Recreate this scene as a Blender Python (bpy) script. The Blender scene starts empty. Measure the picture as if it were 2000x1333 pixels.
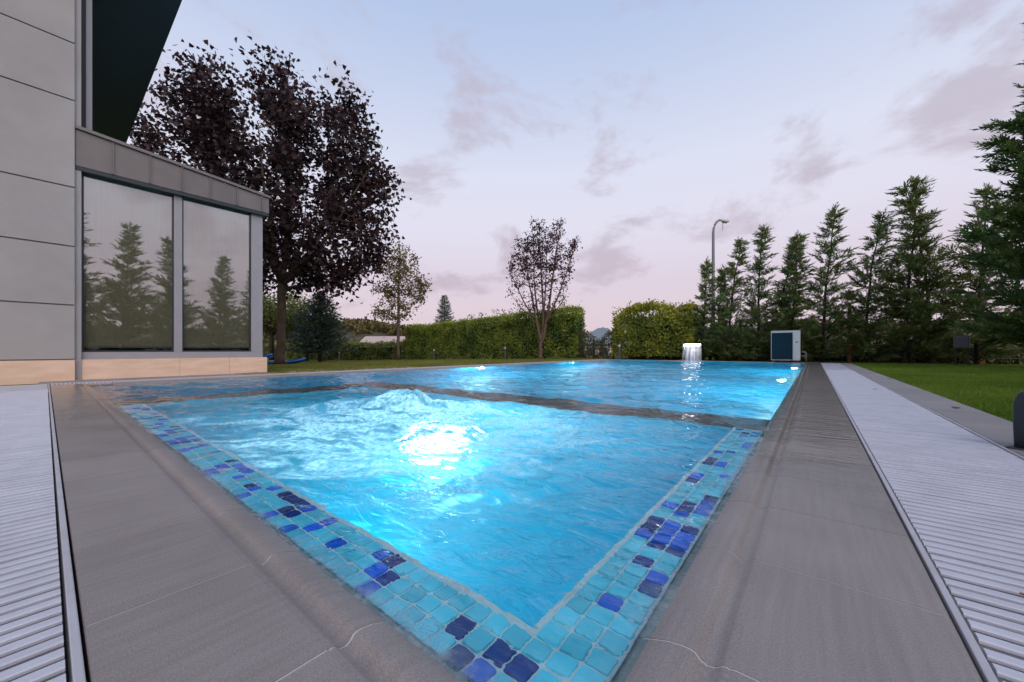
import bpy, math, random
import numpy as np
from mathutils import Vector

# ------------------------------------------------------------------ camera
sc = bpy.context.scene
rad = math.radians
YAW = rad(38.8)                       # camera turned this far from the pool's long axis (+Y) towards -X
cam_d = bpy.data.cameras.new("camera")
cam = bpy.data.objects.new("camera", cam_d)
sc.collection.objects.link(cam)
cam.location = (0, 0, 0.40)
cam.rotation_euler = (rad(90), 0, YAW)
cam_d.sensor_width = 36.0
cam_d.lens = 36.0 * 733 / 2000
cam_d.shift_y = 0.00875
cam_d.clip_start = 0.01
cam_d.clip_end = 3000
sc.camera = cam
FWD = np.array([-math.sin(YAW), math.cos(YAW), 0.0])
RGT = np.array([math.cos(YAW), math.sin(YAW), 0.0])

# ------------------------------------------------------------------ world / sky
CLOUD_SEED = (13.7, 7.4, 2)
SUN_EL, SUN_AZ = rad(32), rad(125)     # azimuth clockwise from +Y
w = bpy.data.worlds.new("World"); sc.world = w; w.use_nodes = True
nt = w.node_tree; nt.nodes.clear()
def N(t, **k):
    n = nt.nodes.new(t)
    for a, b in k.items(): setattr(n, a, b)
    return n
def LK(a, b): nt.links.new(a, b)
def wmath(op, a, b=None, c=None, clamp=False):
    n = N("ShaderNodeMath", operation=op, use_clamp=clamp)
    for i, v in enumerate((a, b, c)):
        if v is None: continue
        if isinstance(v, (int, float)): n.inputs[i].default_value = v
        else: LK(v, n.inputs[i])
    return n.outputs[0]
out = N("ShaderNodeOutputWorld"); bg = N("ShaderNodeBackground"); LK(bg.outputs[0], out.inputs[0])
tc = N("ShaderNodeTexCoord"); sep = N("ShaderNodeSeparateXYZ"); LK(tc.outputs["Generated"], sep.inputs[0])
zz = wmath("MAXIMUM", sep.outputs[2], 0.0)
ramp = N("ShaderNodeValToRGB"); LK(zz, ramp.inputs[0])
cr = ramp.color_ramp
stops = [(0.0, (.74, .58, .64)), (.10, (.77, .64, .71)), (.16, (.76, .65, .75)), (.30, (.79, .77, .90)), (.42, (.75, .78, .93)), (.66, (.49, .60, .85)), (1.0, (.38, .48, .74))]
cr.elements[0].position = 0; cr.elements[0].color = stops[0][1] + (1,)
cr.elements[1].position = 1; cr.elements[1].color = stops[-1][1] + (1,)
for p, c in stops[1:-1]:
    e = cr.elements.new(p); e.color = c + (1,)
sky = N("ShaderNodeTexSky", sky_type="NISHITA"); sky.sun_disc = False
sky.sun_elevation = SUN_EL; sky.sun_rotation = SUN_AZ
skm = N("ShaderNodeMixRGB", blend_type="MULTIPLY"); skm.inputs[0].default_value = 1
LK(sky.outputs[0], skm.inputs[1]); skm.inputs[2].default_value = (.05, .05, .05, 1)
mx = N("ShaderNodeMixRGB"); mx.inputs[0].default_value = .08
LK(ramp.outputs[0], mx.inputs[1]); LK(skm.outputs[0], mx.inputs[2])
# clouds: soft puffs all around the sky dome
mp = N("ShaderNodeMapping"); LK(tc.outputs["Generated"], mp.inputs[0])
mp.inputs["Location"].default_value = CLOUD_SEED; mp.inputs["Rotation"].default_value = (0, rad(-30), rad(-38)); mp.inputs["Scale"].default_value = (1.5, 1.7, 3.0)
no = N("ShaderNodeTexNoise"); LK(mp.outputs[0], no.inputs["Vector"])
no.inputs["Scale"].default_value = 2.2; no.inputs["Detail"].default_value = 8; no.inputs["Roughness"].default_value = .60; no.inputs["Distortion"].default_value = .25
mr = N("ShaderNodeMapRange", interpolation_type="SMOOTHSTEP"); LK(no.outputs[0], mr.inputs[0])
mr.inputs[1].default_value = .525; mr.inputs[2].default_value = .665
fade = N("ShaderNodeMapRange"); LK(zz, fade.inputs[0]); fade.inputs[1].default_value = .95; fade.inputs[2].default_value = .35; fade.inputs[3].default_value = .35; fade.inputs[4].default_value = .66
cf = wmath("MULTIPLY", mr.outputs[0], fade.outputs[0])
no2 = N("ShaderNodeTexNoise"); LK(mp.outputs[0], no2.inputs["Vector"]); no2.inputs["Scale"].default_value = .8; no2.inputs["Detail"].default_value = 3
ccol = N("ShaderNodeMixRGB"); LK(no2.outputs[0], ccol.inputs[0])
ccol.inputs[1].default_value = (.40, .37, .47, 1); ccol.inputs[2].default_value = (.60, .46, .52, 1)
cm = N("ShaderNodeMixRGB"); LK(cf, cm.inputs[0]); LK(mx.outputs[0], cm.inputs[1]); LK(ccol.outputs[0], cm.inputs[2])
LK(cm.outputs[0], bg.inputs[0]); bg.inputs[1].default_value = 1.04

sun_d = bpy.data.lights.new("sun", "SUN"); sun_d.energy = 1.5; sun_d.angle = rad(60); sun_d.color = (1, .90, .82)
sun = bpy.data.objects.new("sun", sun_d); sc.collection.objects.link(sun)
sdir = Vector((math.sin(SUN_AZ) * math.cos(SUN_EL), math.cos(SUN_AZ) * math.cos(SUN_EL), math.sin(SUN_EL)))
sun.rotation_euler = (-sdir).to_track_quat("-Z", "Y").to_euler()

vs = sc.view_settings
vs.view_transform = "Standard"; vs.look = "None"; vs.gamma = 1; vs.exposure = 0.0; vs.use_curve_mapping = False
sc.render.engine = "CYCLES"
cy_ = sc.cycles
cy_.use_denoising = True
cy_.max_bounces = 10; cy_.transmission_bounces = 8; cy_.transparent_max_bounces = 12; cy_.diffuse_bounces = 3; cy_.glossy_bounces = 4
cy_.sample_clamp_indirect = 6.0
cy_.blur_glossy = 0.5
cy_.caustics_reflective = False

# ------------------------------------------------------------------ helpers
COL = sc.collection
def tag(o, label=None, cat=None, group=None, kind=None):
    if label: o["label"] = label
    if cat: o["category"] = cat
    if group: o["group"] = group
    if kind: o["kind"] = kind
    return o
def empty(name, loc, label=None, cat=None, group=None, rz=0):
    o = bpy.data.objects.new(name, None); COL.objects.link(o)
    o.location = loc; o.rotation_euler = (0, 0, rz); o.empty_display_size = .2
    return tag(o, label, cat, group)
def link(name, me, mat=None, parent=None, loc=None):
    o = bpy.data.objects.new(name, me); COL.objects.link(o)
    if mat is not None and not me.materials: me.materials.append(mat)
    if parent is not None: o.parent = parent
    if loc is not None: o.location = loc
    return o
def np_mesh(name, V, F, smooth=False, attrs=None):
    V = np.asarray(V, np.float32); F = np.asarray(F, np.int32)
    me = bpy.data.meshes.new(name); n, k = F.shape
    me.vertices.add(len(V)); me.vertices.foreach_set("co", V.ravel())
    me.loops.add(n * k); me.loops.foreach_set("vertex_index", F.ravel())
    me.polygons.add(n); me.polygons.foreach_set("loop_start", np.arange(0, n * k, k, dtype=np.int32))
    if smooth: me.polygons.foreach_set("use_smooth", np.ones(n, bool))
    for a, v in (attrs or {}).items():
        at = me.attributes.new(a, "FLOAT", "POINT"); at.data.foreach_set("value", np.asarray(v, np.float32))
    me.update(calc_edges=True)
    return me
class MB:
    def __init__(s): s.v = []; s.f = []
    def add(s, vs_, fs):
        b = len(s.v); s.v += [tuple(map(float, p)) for p in vs_]; s.f += [tuple(b + i for i in f) for f in fs]; return s
    def box(s, x0, x1, y0, y1, z0, z1):
        return s.add([(x0, y0, z0), (x1, y0, z0), (x1, y1, z0), (x0, y1, z0), (x0, y0, z1), (x1, y0, z1), (x1, y1, z1), (x0, y1, z1)],
              [(0, 3, 2, 1), (4, 5, 6, 7), (0, 1, 5, 4), (1, 2, 6, 5), (2, 3, 7, 6), (3, 0, 4, 7)])
    def tube(s, pts, rs, n=8, cap=True):
        pts = [np.array(p, float) for p in pts]; b = len(s.v)
        if isinstance(rs, (int, float)): rs = [rs] * len(pts)
        for i, p in enumerate(pts):
            d = pts[min(i + 1, len(pts) - 1)] - pts[max(i - 1, 0)]; d /= np.linalg.norm(d) + 1e-9
            a = np.cross(d, (0, 0, 1)) if abs(d[2]) < .95 else np.cross(d, (1, 0, 0)); a /= np.linalg.norm(a); c = np.cross(d, a)
            for k in range(n):
                t = 2 * math.pi * k / n; q = p + rs[i] * (math.cos(t) * a + math.sin(t) * c); s.v.append(tuple(q))
        for i in range(len(pts) - 1):
            for k in range(n):
                k2 = (k + 1) % n; s.f.append((b + i * n + k, b + i * n + k2, b + (i + 1) * n + k2, b + (i + 1) * n + k))
        if cap:
            s.f.append(tuple(b + k for k in range(n))[::-1]); e = b + (len(pts) - 1) * n; s.f.append(tuple(e + k for k in range(n)))
        return s
    def lathe(s, prof, n=20, c=(0, 0)):
        b = len(s.v)
        for r, z in prof:
            for k in range(n):
                t = 2 * math.pi * k / n; s.v.append((c[0] + r * math.cos(t), c[1] + r * math.sin(t), z))
        for i in range(len(prof) - 1):
            for k in range(n):
                k2 = (k + 1) % n; s.f.append((b + i * n + k, b + i * n + k2, b + (i + 1) * n + k2, b + (i + 1) * n + k))
        s.f.append(tuple(b + k for k in range(n))[::-1]); e = b + (len(prof) - 1) * n; s.f.append(tuple(e + k for k in range(n)))
        return s
    def mesh(s, name, smooth=False):
        me = bpy.data.meshes.new(name); me.from_pydata(s.v, [], s.f); me.update()
        if smooth: me.polygons.foreach_set("use_smooth", np.ones(len(me.polygons), bool))
        return me
    def build(s, name, mat, parent=None, smooth=False, bevel=0, loc=None):
        o = link(name, s.mesh(name, smooth), mat, parent, loc)
        if bevel:
            m = o.modifiers.new("bevel", "BEVEL"); m.width = bevel; m.segments = 2; m.limit_method = "ANGLE"
        return o

# numpy value noise
def _hash(ix, iy, seed):
    h = (ix.astype(np.int64) * 374761393 + iy.astype(np.int64) * 668265263 + seed * 1442695041) & 0xffffffff
    h = ((h ^ (h >> 13)) * 1274126177) & 0xffffffff
    return ((h ^ (h >> 16)) & 0xffff) / 65535.0
def vnoise(x, y, seed=0):
    ix, iy = np.floor(x), np.floor(y); fx, fy = x - ix, y - iy
    fx = fx * fx * fx * (fx * (fx * 6 - 15) + 10); fy = fy * fy * fy * (fy * (fy * 6 - 15) + 10)
    a, b = _hash(ix, iy, seed), _hash(ix + 1, iy, seed); c, d = _hash(ix, iy + 1, seed), _hash(ix + 1, iy + 1, seed)
    return (a * (1 - fx) + b * fx) * (1 - fy) + (c * (1 - fx) + d * fx) * fy
def fbm(x, y, o=4, seed=0, g=.5):
    s = 0; a = 1; t = 0
    for i in range(o):
        s = s + a * vnoise(x * 2 ** i + 17.3 * i, y * 2 ** i - 9.1 * i, seed + i); t += a; a *= g
    return s / t
def sstep(a, b, x):
    t = np.clip((x - a) / (b - a), 0, 1); return t * t * (3 - 2 * t)

# materials
def mat(name, col, rough=.6, metal=0, spec=.5, noise=None, bump=None, em=None, vary=None, coat=0, stretch=(1, 1, 1), coord="Object"):
    """noise=(scale, amount, colour2)  bump=(scale, strength, distance)"""
    m = bpy.data.materials.new(name); m.use_nodes = True; t = m.node_tree; p = t.nodes["Principled BSDF"]
    p.inputs["Base Color"].default_value = (*col, 1); p.inputs["Roughness"].default_value = rough; p.inputs["Metallic"].default_value = metal
    p.inputs["Specular IOR Level"].default_value = spec; p.inputs["Coat Weight"].default_value = coat
    if em: p.inputs["Emission Color"].default_value = (*em[0], 1); p.inputs["Emission Strength"].default_value = em[1]
    if noise or bump:
        tcn = t.nodes.new("ShaderNodeTexCoord"); mpn = t.nodes.new("ShaderNodeMapping"); mpn.inputs["Scale"].default_value = stretch
        if coord == "World":
            g = t.nodes.new("ShaderNodeNewGeometry"); t.links.new(g.outputs["Position"], mpn.inputs[0])
        else: t.links.new(tcn.outputs[coord], mpn.inputs[0])
    if noise:
        n = t.nodes.new("ShaderNodeTexNoise"); n.inputs["Scale"].default_value = noise[0]; n.inputs["Detail"].default_value = 6; n.inputs["Roughness"].default_value = .6
        t.links.new(mpn.outputs[0], n.inputs["Vector"])
        r = t.nodes.new("ShaderNodeMapRange"); r.inputs[1].default_value = .35; r.inputs[2].default_value = .68; r.inputs[4].default_value = noise[1]; t.links.new(n.outputs[0], r.inputs[0])
        x = t.nodes.new("ShaderNodeMixRGB"); t.links.new(r.outputs[0], x.inputs[0]); x.inputs[1].default_value = (*col, 1); x.inputs[2].default_value = (*noise[2], 1)
        last = x.outputs[0]
        if vary:
            oi = t.nodes.new("ShaderNodeObjectInfo"); hv = t.nodes.new("ShaderNodeHueSaturation"); r2 = t.nodes.new("ShaderNodeMapRange")
            r2.inputs[3].default_value = 1 - vary; r2.inputs[4].default_value = 1 + vary
            t.links.new(oi.outputs["Random"], r2.inputs[0]); t.links.new(r2.outputs[0], hv.inputs["Value"]); t.links.new(last, hv.inputs["Color"]); last = hv.outputs[0]
        t.links.new(last, p.inputs["Base Color"])
    if bump:
        n = t.nodes.new("ShaderNodeTexNoise"); n.inputs["Scale"].default_value = bump[0]; n.inputs["Detail"].default_value = 5; t.links.new(mpn.outputs[0], n.inputs["Vector"])
        b = t.nodes.new("ShaderNodeBump"); b.inputs["Strength"].default_value = bump[1]; b.inputs["Distance"].default_value = bump[2]
        t.links.new(n.outputs[0], b.inputs["Height"]); t.links.new(b.outputs[0], p.inputs["Normal"])
    return m
def leaf_mat(name, c1, c2, rough=.55, trans=.3):
    m = bpy.data.materials.new(name); m.use_nodes = True; t = m.node_tree; p = t.nodes["Principled BSDF"]
    a = t.nodes.new("ShaderNodeAttribute"); a.attribute_name = "tint"
    x = t.nodes.new("ShaderNodeMixRGB"); x.inputs[1].default_value = (*c1, 1); x.inputs[2].default_value = (*c2, 1); t.links.new(a.outputs["Fac"], x.inputs[0])
    t.links.new(x.outputs[0], p.inputs["Base Color"]); p.inputs["Roughness"].default_value = rough; p.inputs["Specular IOR Level"].default_value = .35
    tr = t.nodes.new("ShaderNodeBsdfTranslucent"); t.links.new(x.outputs[0], tr.inputs[0])
    ms = t.nodes.new("ShaderNodeMixShader"); ms.inputs[0].default_value = trans
    t.links.new(p.outputs[0], ms.inputs[1]); t.links.new(tr.outputs[0], ms.inputs[2]); t.links.new(ms.outputs[0], t.nodes["Material Output"].inputs[0])
    return m

M = {}
M["render"] = mat("wall_render", (.365, .335, .325), .9, noise=(1.3, .9, (.445, .405, .39)), bump=(260, .35, .004), coord="World")
M["travertine"] = mat("travertine", (.88, .62, .46), .6, noise=(3, .9, (.74, .49, .34)), bump=(30, .25, .004), stretch=(1, 1, 5), coord="World")
M["zinc"] = mat("zinc_panel", (.175, .15, .145), .45, metal=.2, noise=(3, .6, (.24, .205, .195)), bump=(3, .12, .02), vary=.08, coord="World")
M["frame"] = mat("grey_frame", (.34, .315, .33), .5, noise=(6, .4, (.40, .37, .38)))
M["darkframe"] = mat("dark_frame", (.03, .035, .04), .5)
M["soffit"] = mat("soffit_paint", (.060, .082, .105), .6, noise=(1.5, .5, (.075, .10, .12)), coord="World")
M["wood"] = mat("stake_wood", (.32, .15, .06), .8, noise=(8, .8, (.22, .10, .05)), stretch=(1, 1, .2))
M["bark"] = mat("bark_brown", (.10, .066, .042), .9, noise=(9, .9, (.045, .03, .022)), bump=(22, .8, .03), stretch=(1, 1, .35))
M["bark_grey"] = mat("bark_pale", (.17, .115, .09), .85, noise=(12, .8, (.09, .06, .05)), bump=(30, .5, .02), stretch=(1, 1, .3))
M["bark_plum"] = mat("bark_plum", (.17, .095, .075), .85, noise=(12, .8, (.10, .05, .045)))
M["bark_dark"] = mat("bark_dark", (.05, .035, .025), .9, noise=(12, .8, (.025, .018, .014)))
M["white"] = mat("white_plastic", (.66, .65, .66), .42, noise=(7, .5, (.58, .56, .56)))
M["grate"] = mat("grate_plastic", (.60, .60, .66), .38, noise=(9, .7, (.47, .47, .52)), bump=(300, .3, .002), coord="World")
M["grate_frame"] = mat("grate_frame", (.52, .51, .54), .4, noise=(14, .7, (.40, .38, .39)), coord="World")
M["gutter"] = mat("gutter_dark", (.035, .035, .04), .7)
M["grout"] = mat("pale_grout", (.80, .82, .82), .8, noise=(60, .5, (.68, .72, .73)), bump=(200, .4, .003))
M["joint"] = mat("stone_joint", (.62, .58, .56), .9)
M["paving"] = mat("paving_stone", (.30, .265, .26), .75, noise=(3, .7, (.24, .215, .215)), bump=(50, .25, .003), vary=.07, coord="World")
M["metal_grey"] = mat("galvanised", (.20, .20, .215), .5, metal=.3)
M["bollard"] = mat("bollard_grey", (.075, .08, .09), .5)
M["black"] = mat("black_metal", (.012, .012, .014), .5)
M["rubber"] = mat("dark_rubber", (.028, .032, .042), .55, noise=(20, .6, (.045, .05, .06)), bump=(120, .2, .003))
M["board_blue"] = mat("board_blue", (.02, .16, .55), .4)
M["board_white"] = mat("board_white", (.55, .60, .68), .45)
M["soil"] = mat("soil", (.10, .065, .04), .95, noise=(6, .8, (.05, .035, .025)), bump=(40, .7, .03))
M["tile_light"] = mat("tile_teal", (.10, .68, .88), .13, noise=(18, .7, (.20, .78, .92)), vary=.16)
M["tile_royal"] = mat("tile_royal", (.0, .13, .80), .10, noise=(18, .6, (.0, .19, .9)), vary=.2)
M["tile_navy"] = mat("tile_navy", (.0, .03, .22), .10, noise=(18, .6, (.0, .05, .32)), vary=.2)
M["led"] = mat("lamp_glow", (1, 1, 1), .4, em=((1, .97, .98), 16))
M["pool_led"] = mat("pool_lamp_glow", (1, 1, 1), .4, em=((.85, .97, 1), 5))
M["wallpale"] = mat("far_wall", (.55, .47, .42), .8)
M["roofpale"] = mat("far_roof", (.50, .38, .34), .8)
M["roofgrey"] = mat("slate_roof", (.20, .24, .26), .6)

# coping stone: fine parallel veins along +Y, wet (darker and glossier) where water runs over it
def coping_mat():
    m = bpy.data.materials.new("coping_stone"); m.use_nodes = True; t = m.node_tree; p = t.nodes["Principled BSDF"]; L = t.links.new
    g = t.nodes.new("ShaderNodeNewGeometry")
    mp1 = t.nodes.new("ShaderNodeMapping"); mp1.inputs["Scale"].default_value = (85, 4.5, 30); L(g.outputs["Position"], mp1.inputs[0])
    n1 = t.nodes.new("ShaderNodeTexNoise"); n1.inputs["Scale"].default_value = 1; n1.inputs["Detail"].default_value = 6; n1.inputs["Distortion"].default_value = .25; L(mp1.outputs[0], n1.inputs["Vector"])
    r1 = t.nodes.new("ShaderNodeMapRange"); r1.inputs[1].default_value = .33; r1.inputs[2].default_value = .68; L(n1.outputs[0], r1.inputs[0])
    x = t.nodes.new("ShaderNodeMixRGB"); x.inputs[1].default_value = (.315, .270, .247, 1); x.inputs[2].default_value = (.362, .314, .290, 1); L(r1.outputs[0], x.inputs[0])
    nb = t.nodes.new("ShaderNodeTexNoise"); nb.inputs["Scale"].default_value = 4.5; nb.inputs["Detail"].default_value = 5; L(g.outputs["Position"], nb.inputs["Vector"])
    x2 = t.nodes.new("ShaderNodeMixRGB"); x2.blend_type = "MULTIPLY"; L(nb.outputs[0], x2.inputs[0]); L(x.outputs[0], x2.inputs[1]); x2.inputs[2].default_value = (.72, .71, .72, 1)
    ng = t.nodes.new("ShaderNodeTexNoise"); ng.inputs["Scale"].default_value = 420; ng.inputs["Detail"].default_value = 2; L(g.outputs["Position"], ng.inputs["Vector"])
    rg = t.nodes.new("ShaderNodeMapRange"); rg.inputs[1].default_value = .35; rg.inputs[2].default_value = .65; rg.inputs[3].default_value = .82; rg.inputs[4].default_value = 1.14; L(ng.outputs[0], rg.inputs[0])
    xg = t.nodes.new("ShaderNodeVectorMath"); xg.operation = "SCALE"; L(x2.outputs[0], xg.inputs[0]); L(rg.outputs[0], xg.inputs["Scale"]); x2 = xg
    # wetness: grows away from the dry corner, plus splashes
    sp = t.nodes.new("ShaderNodeSeparateXYZ"); L(g.outputs["Position"], sp.inputs[0])
    ax = t.nodes.new("ShaderNodeMath"); ax.operation = "MULTIPLY"; ax.inputs[1].default_value = -.50; L(sp.outputs[0], ax.inputs[0])
    g1 = t.nodes.new("ShaderNodeMath"); g1.operation = "LESS_THAN"; g1.inputs[1].default_value = .5; L(sp.outputs[1], g1.inputs[0]); g2 = t.nodes.new("ShaderNodeMath"); g2.operation = "GREATER_THAN"; g2.inputs[1].default_value = -1.0; L(sp.outputs[0], g2.inputs[0])
    ax1 = t.nodes.new("ShaderNodeMath"); ax1.operation = "MULTIPLY"; L(ax.outputs[0], ax1.inputs[0]); L(g1.outputs[0], ax1.inputs[1]); ay1 = t.nodes.new("ShaderNodeMath"); ay1.operation = "MULTIPLY"; L(sp.outputs[1], ay1.inputs[0]); L(g2.outputs[0], ay1.inputs[1])
    ad = t.nodes.new("ShaderNodeMath"); ad.operation = "MAXIMUM"; L(ax1.outputs[0], ad.inputs[0]); L(ay1.outputs[0], ad.inputs[1])
    nw = t.nodes.new("ShaderNodeTexNoise"); nw.inputs["Scale"].default_value = 2.2; nw.inputs["Detail"].default_value = 4; L(g.outputs["Position"], nw.inputs["Vector"])
    aw = t.nodes.new("ShaderNodeMath"); aw.operation = "MULTIPLY_ADD"; L(nw.outputs[0], aw.inputs[0]); aw.inputs[1].default_value = 2.2; L(ad.outputs[0], aw.inputs[2])
    rw = t.nodes.new("ShaderNodeMapRange"); rw.interpolation_type = "SMOOTHSTEP"; rw.inputs[1].default_value = 1.7; rw.inputs[2].default_value = 3.6; L(aw.outputs[0], rw.inputs[0])
    x3 = t.nodes.new("ShaderNodeMixRGB"); x3.blend_type = "MULTIPLY"; L(rw.outputs[0], x3.inputs[0]); L(x2.outputs[0], x3.inputs[1]); x3.inputs[2].default_value = (.62, .62, .60, 1)
    oi = t.nodes.new("ShaderNodeObjectInfo"); hv = t.nodes.new("ShaderNodeHueSaturation"); r2 = t.nodes.new("ShaderNodeMapRange"); r2.inputs[3].default_value = .91; r2.inputs[4].default_value = 1.09
    L(oi.outputs["Random"], r2.inputs[0]); L(r2.outputs[0], hv.inputs["Value"]); L(x3.outputs[0], hv.inputs["Color"]); L(hv.outputs[0], p.inputs["Base Color"])
    rr = t.nodes.new("ShaderNodeMapRange"); rr.inputs[3].default_value = .55; rr.inputs[4].default_value = .16; L(rw.outputs[0], rr.inputs[0]); L(rr.outputs[0], p.inputs["Roughness"])
    # relief: veins when dry, ripples of the running film when wet
    mp2 = t.nodes.new("ShaderNodeMapping"); mp2.inputs["Scale"].default_value = (3, 11, 1); L(g.outputs["Position"], mp2.inputs[0])
    n3 = t.nodes.new("ShaderNodeTexNoise"); n3.inputs["Scale"].default_value = 1.6; n3.inputs["Detail"].default_value = 4; n3.inputs["Distortion"].default_value = .8; L(mp2.outputs[0], n3.inputs["Vector"])
    b1 = t.nodes.new("ShaderNodeBump"); b1.inputs["Strength"].default_value = .3; b1.inputs["Distance"].default_value = .0012; L(ng.outputs[0], b1.inputs["Height"])
    mw = t.nodes.new("ShaderNodeMath"); mw.operation = "MULTIPLY"; L(rw.outputs[0], mw.inputs[0]); L(n3.outputs[0], mw.inputs[1])
    b2 = t.nodes.new("ShaderNodeBump"); b2.inputs["Strength"].default_value = .6; b2.inputs["Distance"].default_value = .012; L(mw.outputs[0], b2.inputs["Height"]); L(b1.outputs[0], b2.inputs["Normal"])
    L(b2.outputs[0], p.inputs["Normal"])
    return m
M["coping"] = coping_mat()

def brick_mat(name, c1, c2, mortar, scale, rough=.3):
    m = bpy.data.materials.new(name); m.use_nodes = True; t = m.node_tree; p = t.nodes["Principled BSDF"]; L = t.links.new
    g = t.nodes.new("ShaderNodeNewGeometry"); sp = t.nodes.new("ShaderNodeSeparateXYZ"); L(g.outputs["Position"], sp.inputs[0])
    a = t.nodes.new("ShaderNodeMath"); a.operation = "ADD"; L(sp.outputs[0], a.inputs[0]); L(sp.outputs[2], a.inputs[1])
    c = t.nodes.new("ShaderNodeMath"); c.operation = "ADD"; L(sp.outputs[1], c.inputs[0]); L(sp.outputs[2], c.inputs[1])
    cb = t.nodes.new("ShaderNodeCombineXYZ"); L(a.outputs[0], cb.inputs[0]); L(c.outputs[0], cb.inputs[1])
    b = t.nodes.new("ShaderNodeTexBrick"); L(cb.outputs[0], b.inputs["Vector"]); b.offset = 0
    b.inputs["Color1"].default_value = (*c1, 1); b.inputs["Color2"].default_value = (*c2, 1); b.inputs["Mortar"].default_value = (*mortar, 1)
    b.inputs["Scale"].default_value = scale; b.inputs["Brick Width"].default_value = 1; b.inputs["Row Height"].default_value = 1; b.inputs["Mortar Size"].default_value = .07
    L(b.outputs[0], p.inputs["Base Color"]); p.inputs["Roughness"].default_value = rough
    return m
M["pool_mosaic"] = brick_mat("pool_mosaic", (.0, .25, .46), (.001, .35, .56), (.01, .41, .57), 24)
M["spa_mosaic"] = brick_mat("spa_mosaic", (.0, .42, .63), (.002, .52, .72), (.02, .57, .71), 24)
M["weir_stone"] = mat("weir_stone", (.045, .036, .034), .6, noise=(6, .8, (.085, .068, .064)), bump=(25, .4, .006), coord="World")

def water_mat():
    m = bpy.data.materials.new("pool_water"); m.use_nodes = True; t = m.node_tree; p = t.nodes["Principled BSDF"]; L = t.links.new
    p.inputs["Base Color"].default_value = (.62, .95, 1, 1); p.inputs["Roughness"].default_value = .02; p.inputs["IOR"].default_value = 1.25; p.inputs["Transmission Weight"].default_value = 1
    g = t.nodes.new("ShaderNodeNewGeometry")
    mp = t.nodes.new("ShaderNodeMapping"); mp.inputs["Rotation"].default_value = (0, 0, rad(-39)); mp.inputs["Scale"].default_value = (7, 17, 7); L(g.outputs["Position"], mp.inputs[0])
    n = t.nodes.new("ShaderNodeTexNoise"); n.inputs["Scale"].default_value = 1; n.inputs["Detail"].default_value = 3; n.inputs["Distortion"].default_value = .6; L(mp.outputs[0], n.inputs["Vector"])
    b = t.nodes.new("ShaderNodeBump"); b.inputs["Strength"].default_value = .7; b.inputs["Distance"].default_value = .03; L(n.outputs[0], b.inputs["Height"]); L(b.outputs[0], p.inputs["Normal"])
    at = t.nodes.new("ShaderNodeAttribute"); at.attribute_name = "foam"
    d = t.nodes.new("ShaderNodeBsdfDiffuse"); d.inputs[0].default_value = (.80, .90, .92, 1)
    tr = t.nodes.new("ShaderNodeBsdfTranslucent"); tr.inputs[0].default_value = (.78, .94, .97, 1)
    fm = t.nodes.new("ShaderNodeMixShader"); fm.inputs[0].default_value = .6; L(d.outputs[0], fm.inputs[1]); L(tr.outputs[0], fm.inputs[2])
    nf = t.nodes.new("ShaderNodeTexNoise"); nf.inputs["Scale"].default_value = 38; nf.inputs["Detail"].default_value = 5; nf.inputs["Roughness"].default_value = .65; L(g.outputs["Position"], nf.inputs["Vector"])
    rf_ = t.nodes.new("ShaderNodeMapRange"); rf_.inputs[1].default_value = .36; rf_.inputs[2].default_value = .62; rf_.inputs[3].default_value = .35; rf_.inputs[4].default_value = 1.2; L(nf.outputs[0], rf_.inputs[0])
    mf = t.nodes.new("ShaderNodeMath"); mf.operation = "MULTIPLY"; mf.use_clamp = True; L(at.outputs["Fac"], mf.inputs[0]); L(rf_.outputs[0], mf.inputs[1])
    ms = t.nodes.new("ShaderNodeMixShader"); L(mf.outputs[0], ms.inputs[0]); L(p.outputs[0], ms.inputs[1]); L(fm.outputs[0], ms.inputs[2])
    L(ms.outputs[0], t.nodes["Material Output"].inputs[0])
    return m
M["water"] = water_mat()

def glass_mat(name, refl, tint=(.8, .83, .8), rough=0.0):
    m = bpy.data.materials.new(name); m.use_nodes = True; t = m.node_tree; L = t.links.new
    gl = t.nodes.new("ShaderNodeBsdfGlossy"); gl.inputs["Roughness"].default_value = rough; gl.inputs[0].default_value = (.95, .95, .97, 1)
    tp = t.nodes.new("ShaderNodeBsdfTransparent"); tp.inputs[0].default_value = (*tint, 1)
    lw = t.nodes.new("ShaderNodeFresnel"); lw.inputs[0].default_value = 1.5
    a = t.nodes.new("ShaderNodeMath"); a.operation = "ADD"; a.use_clamp = True; a.inputs[1].default_value = refl; L(lw.outputs[0], a.inputs[0])
    ms = t.nodes.new("ShaderNodeMixShader"); L(a.outputs[0], ms.inputs[0]); L(tp.outputs[0], ms.inputs[1]); L(gl.outputs[0], ms.inputs[2]); L(ms.outputs[0], t.nodes["Material Output"].inputs[0])
    return m
M["glass"] = glass_mat("window_glass", .20, (.98, .99, .97), .012)
M["blind"] = mat("roller_blind", (.68, .60, .43), .9, noise=(40, .6, (.56, .50, .36)), stretch=(1, 1, .05))

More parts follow.
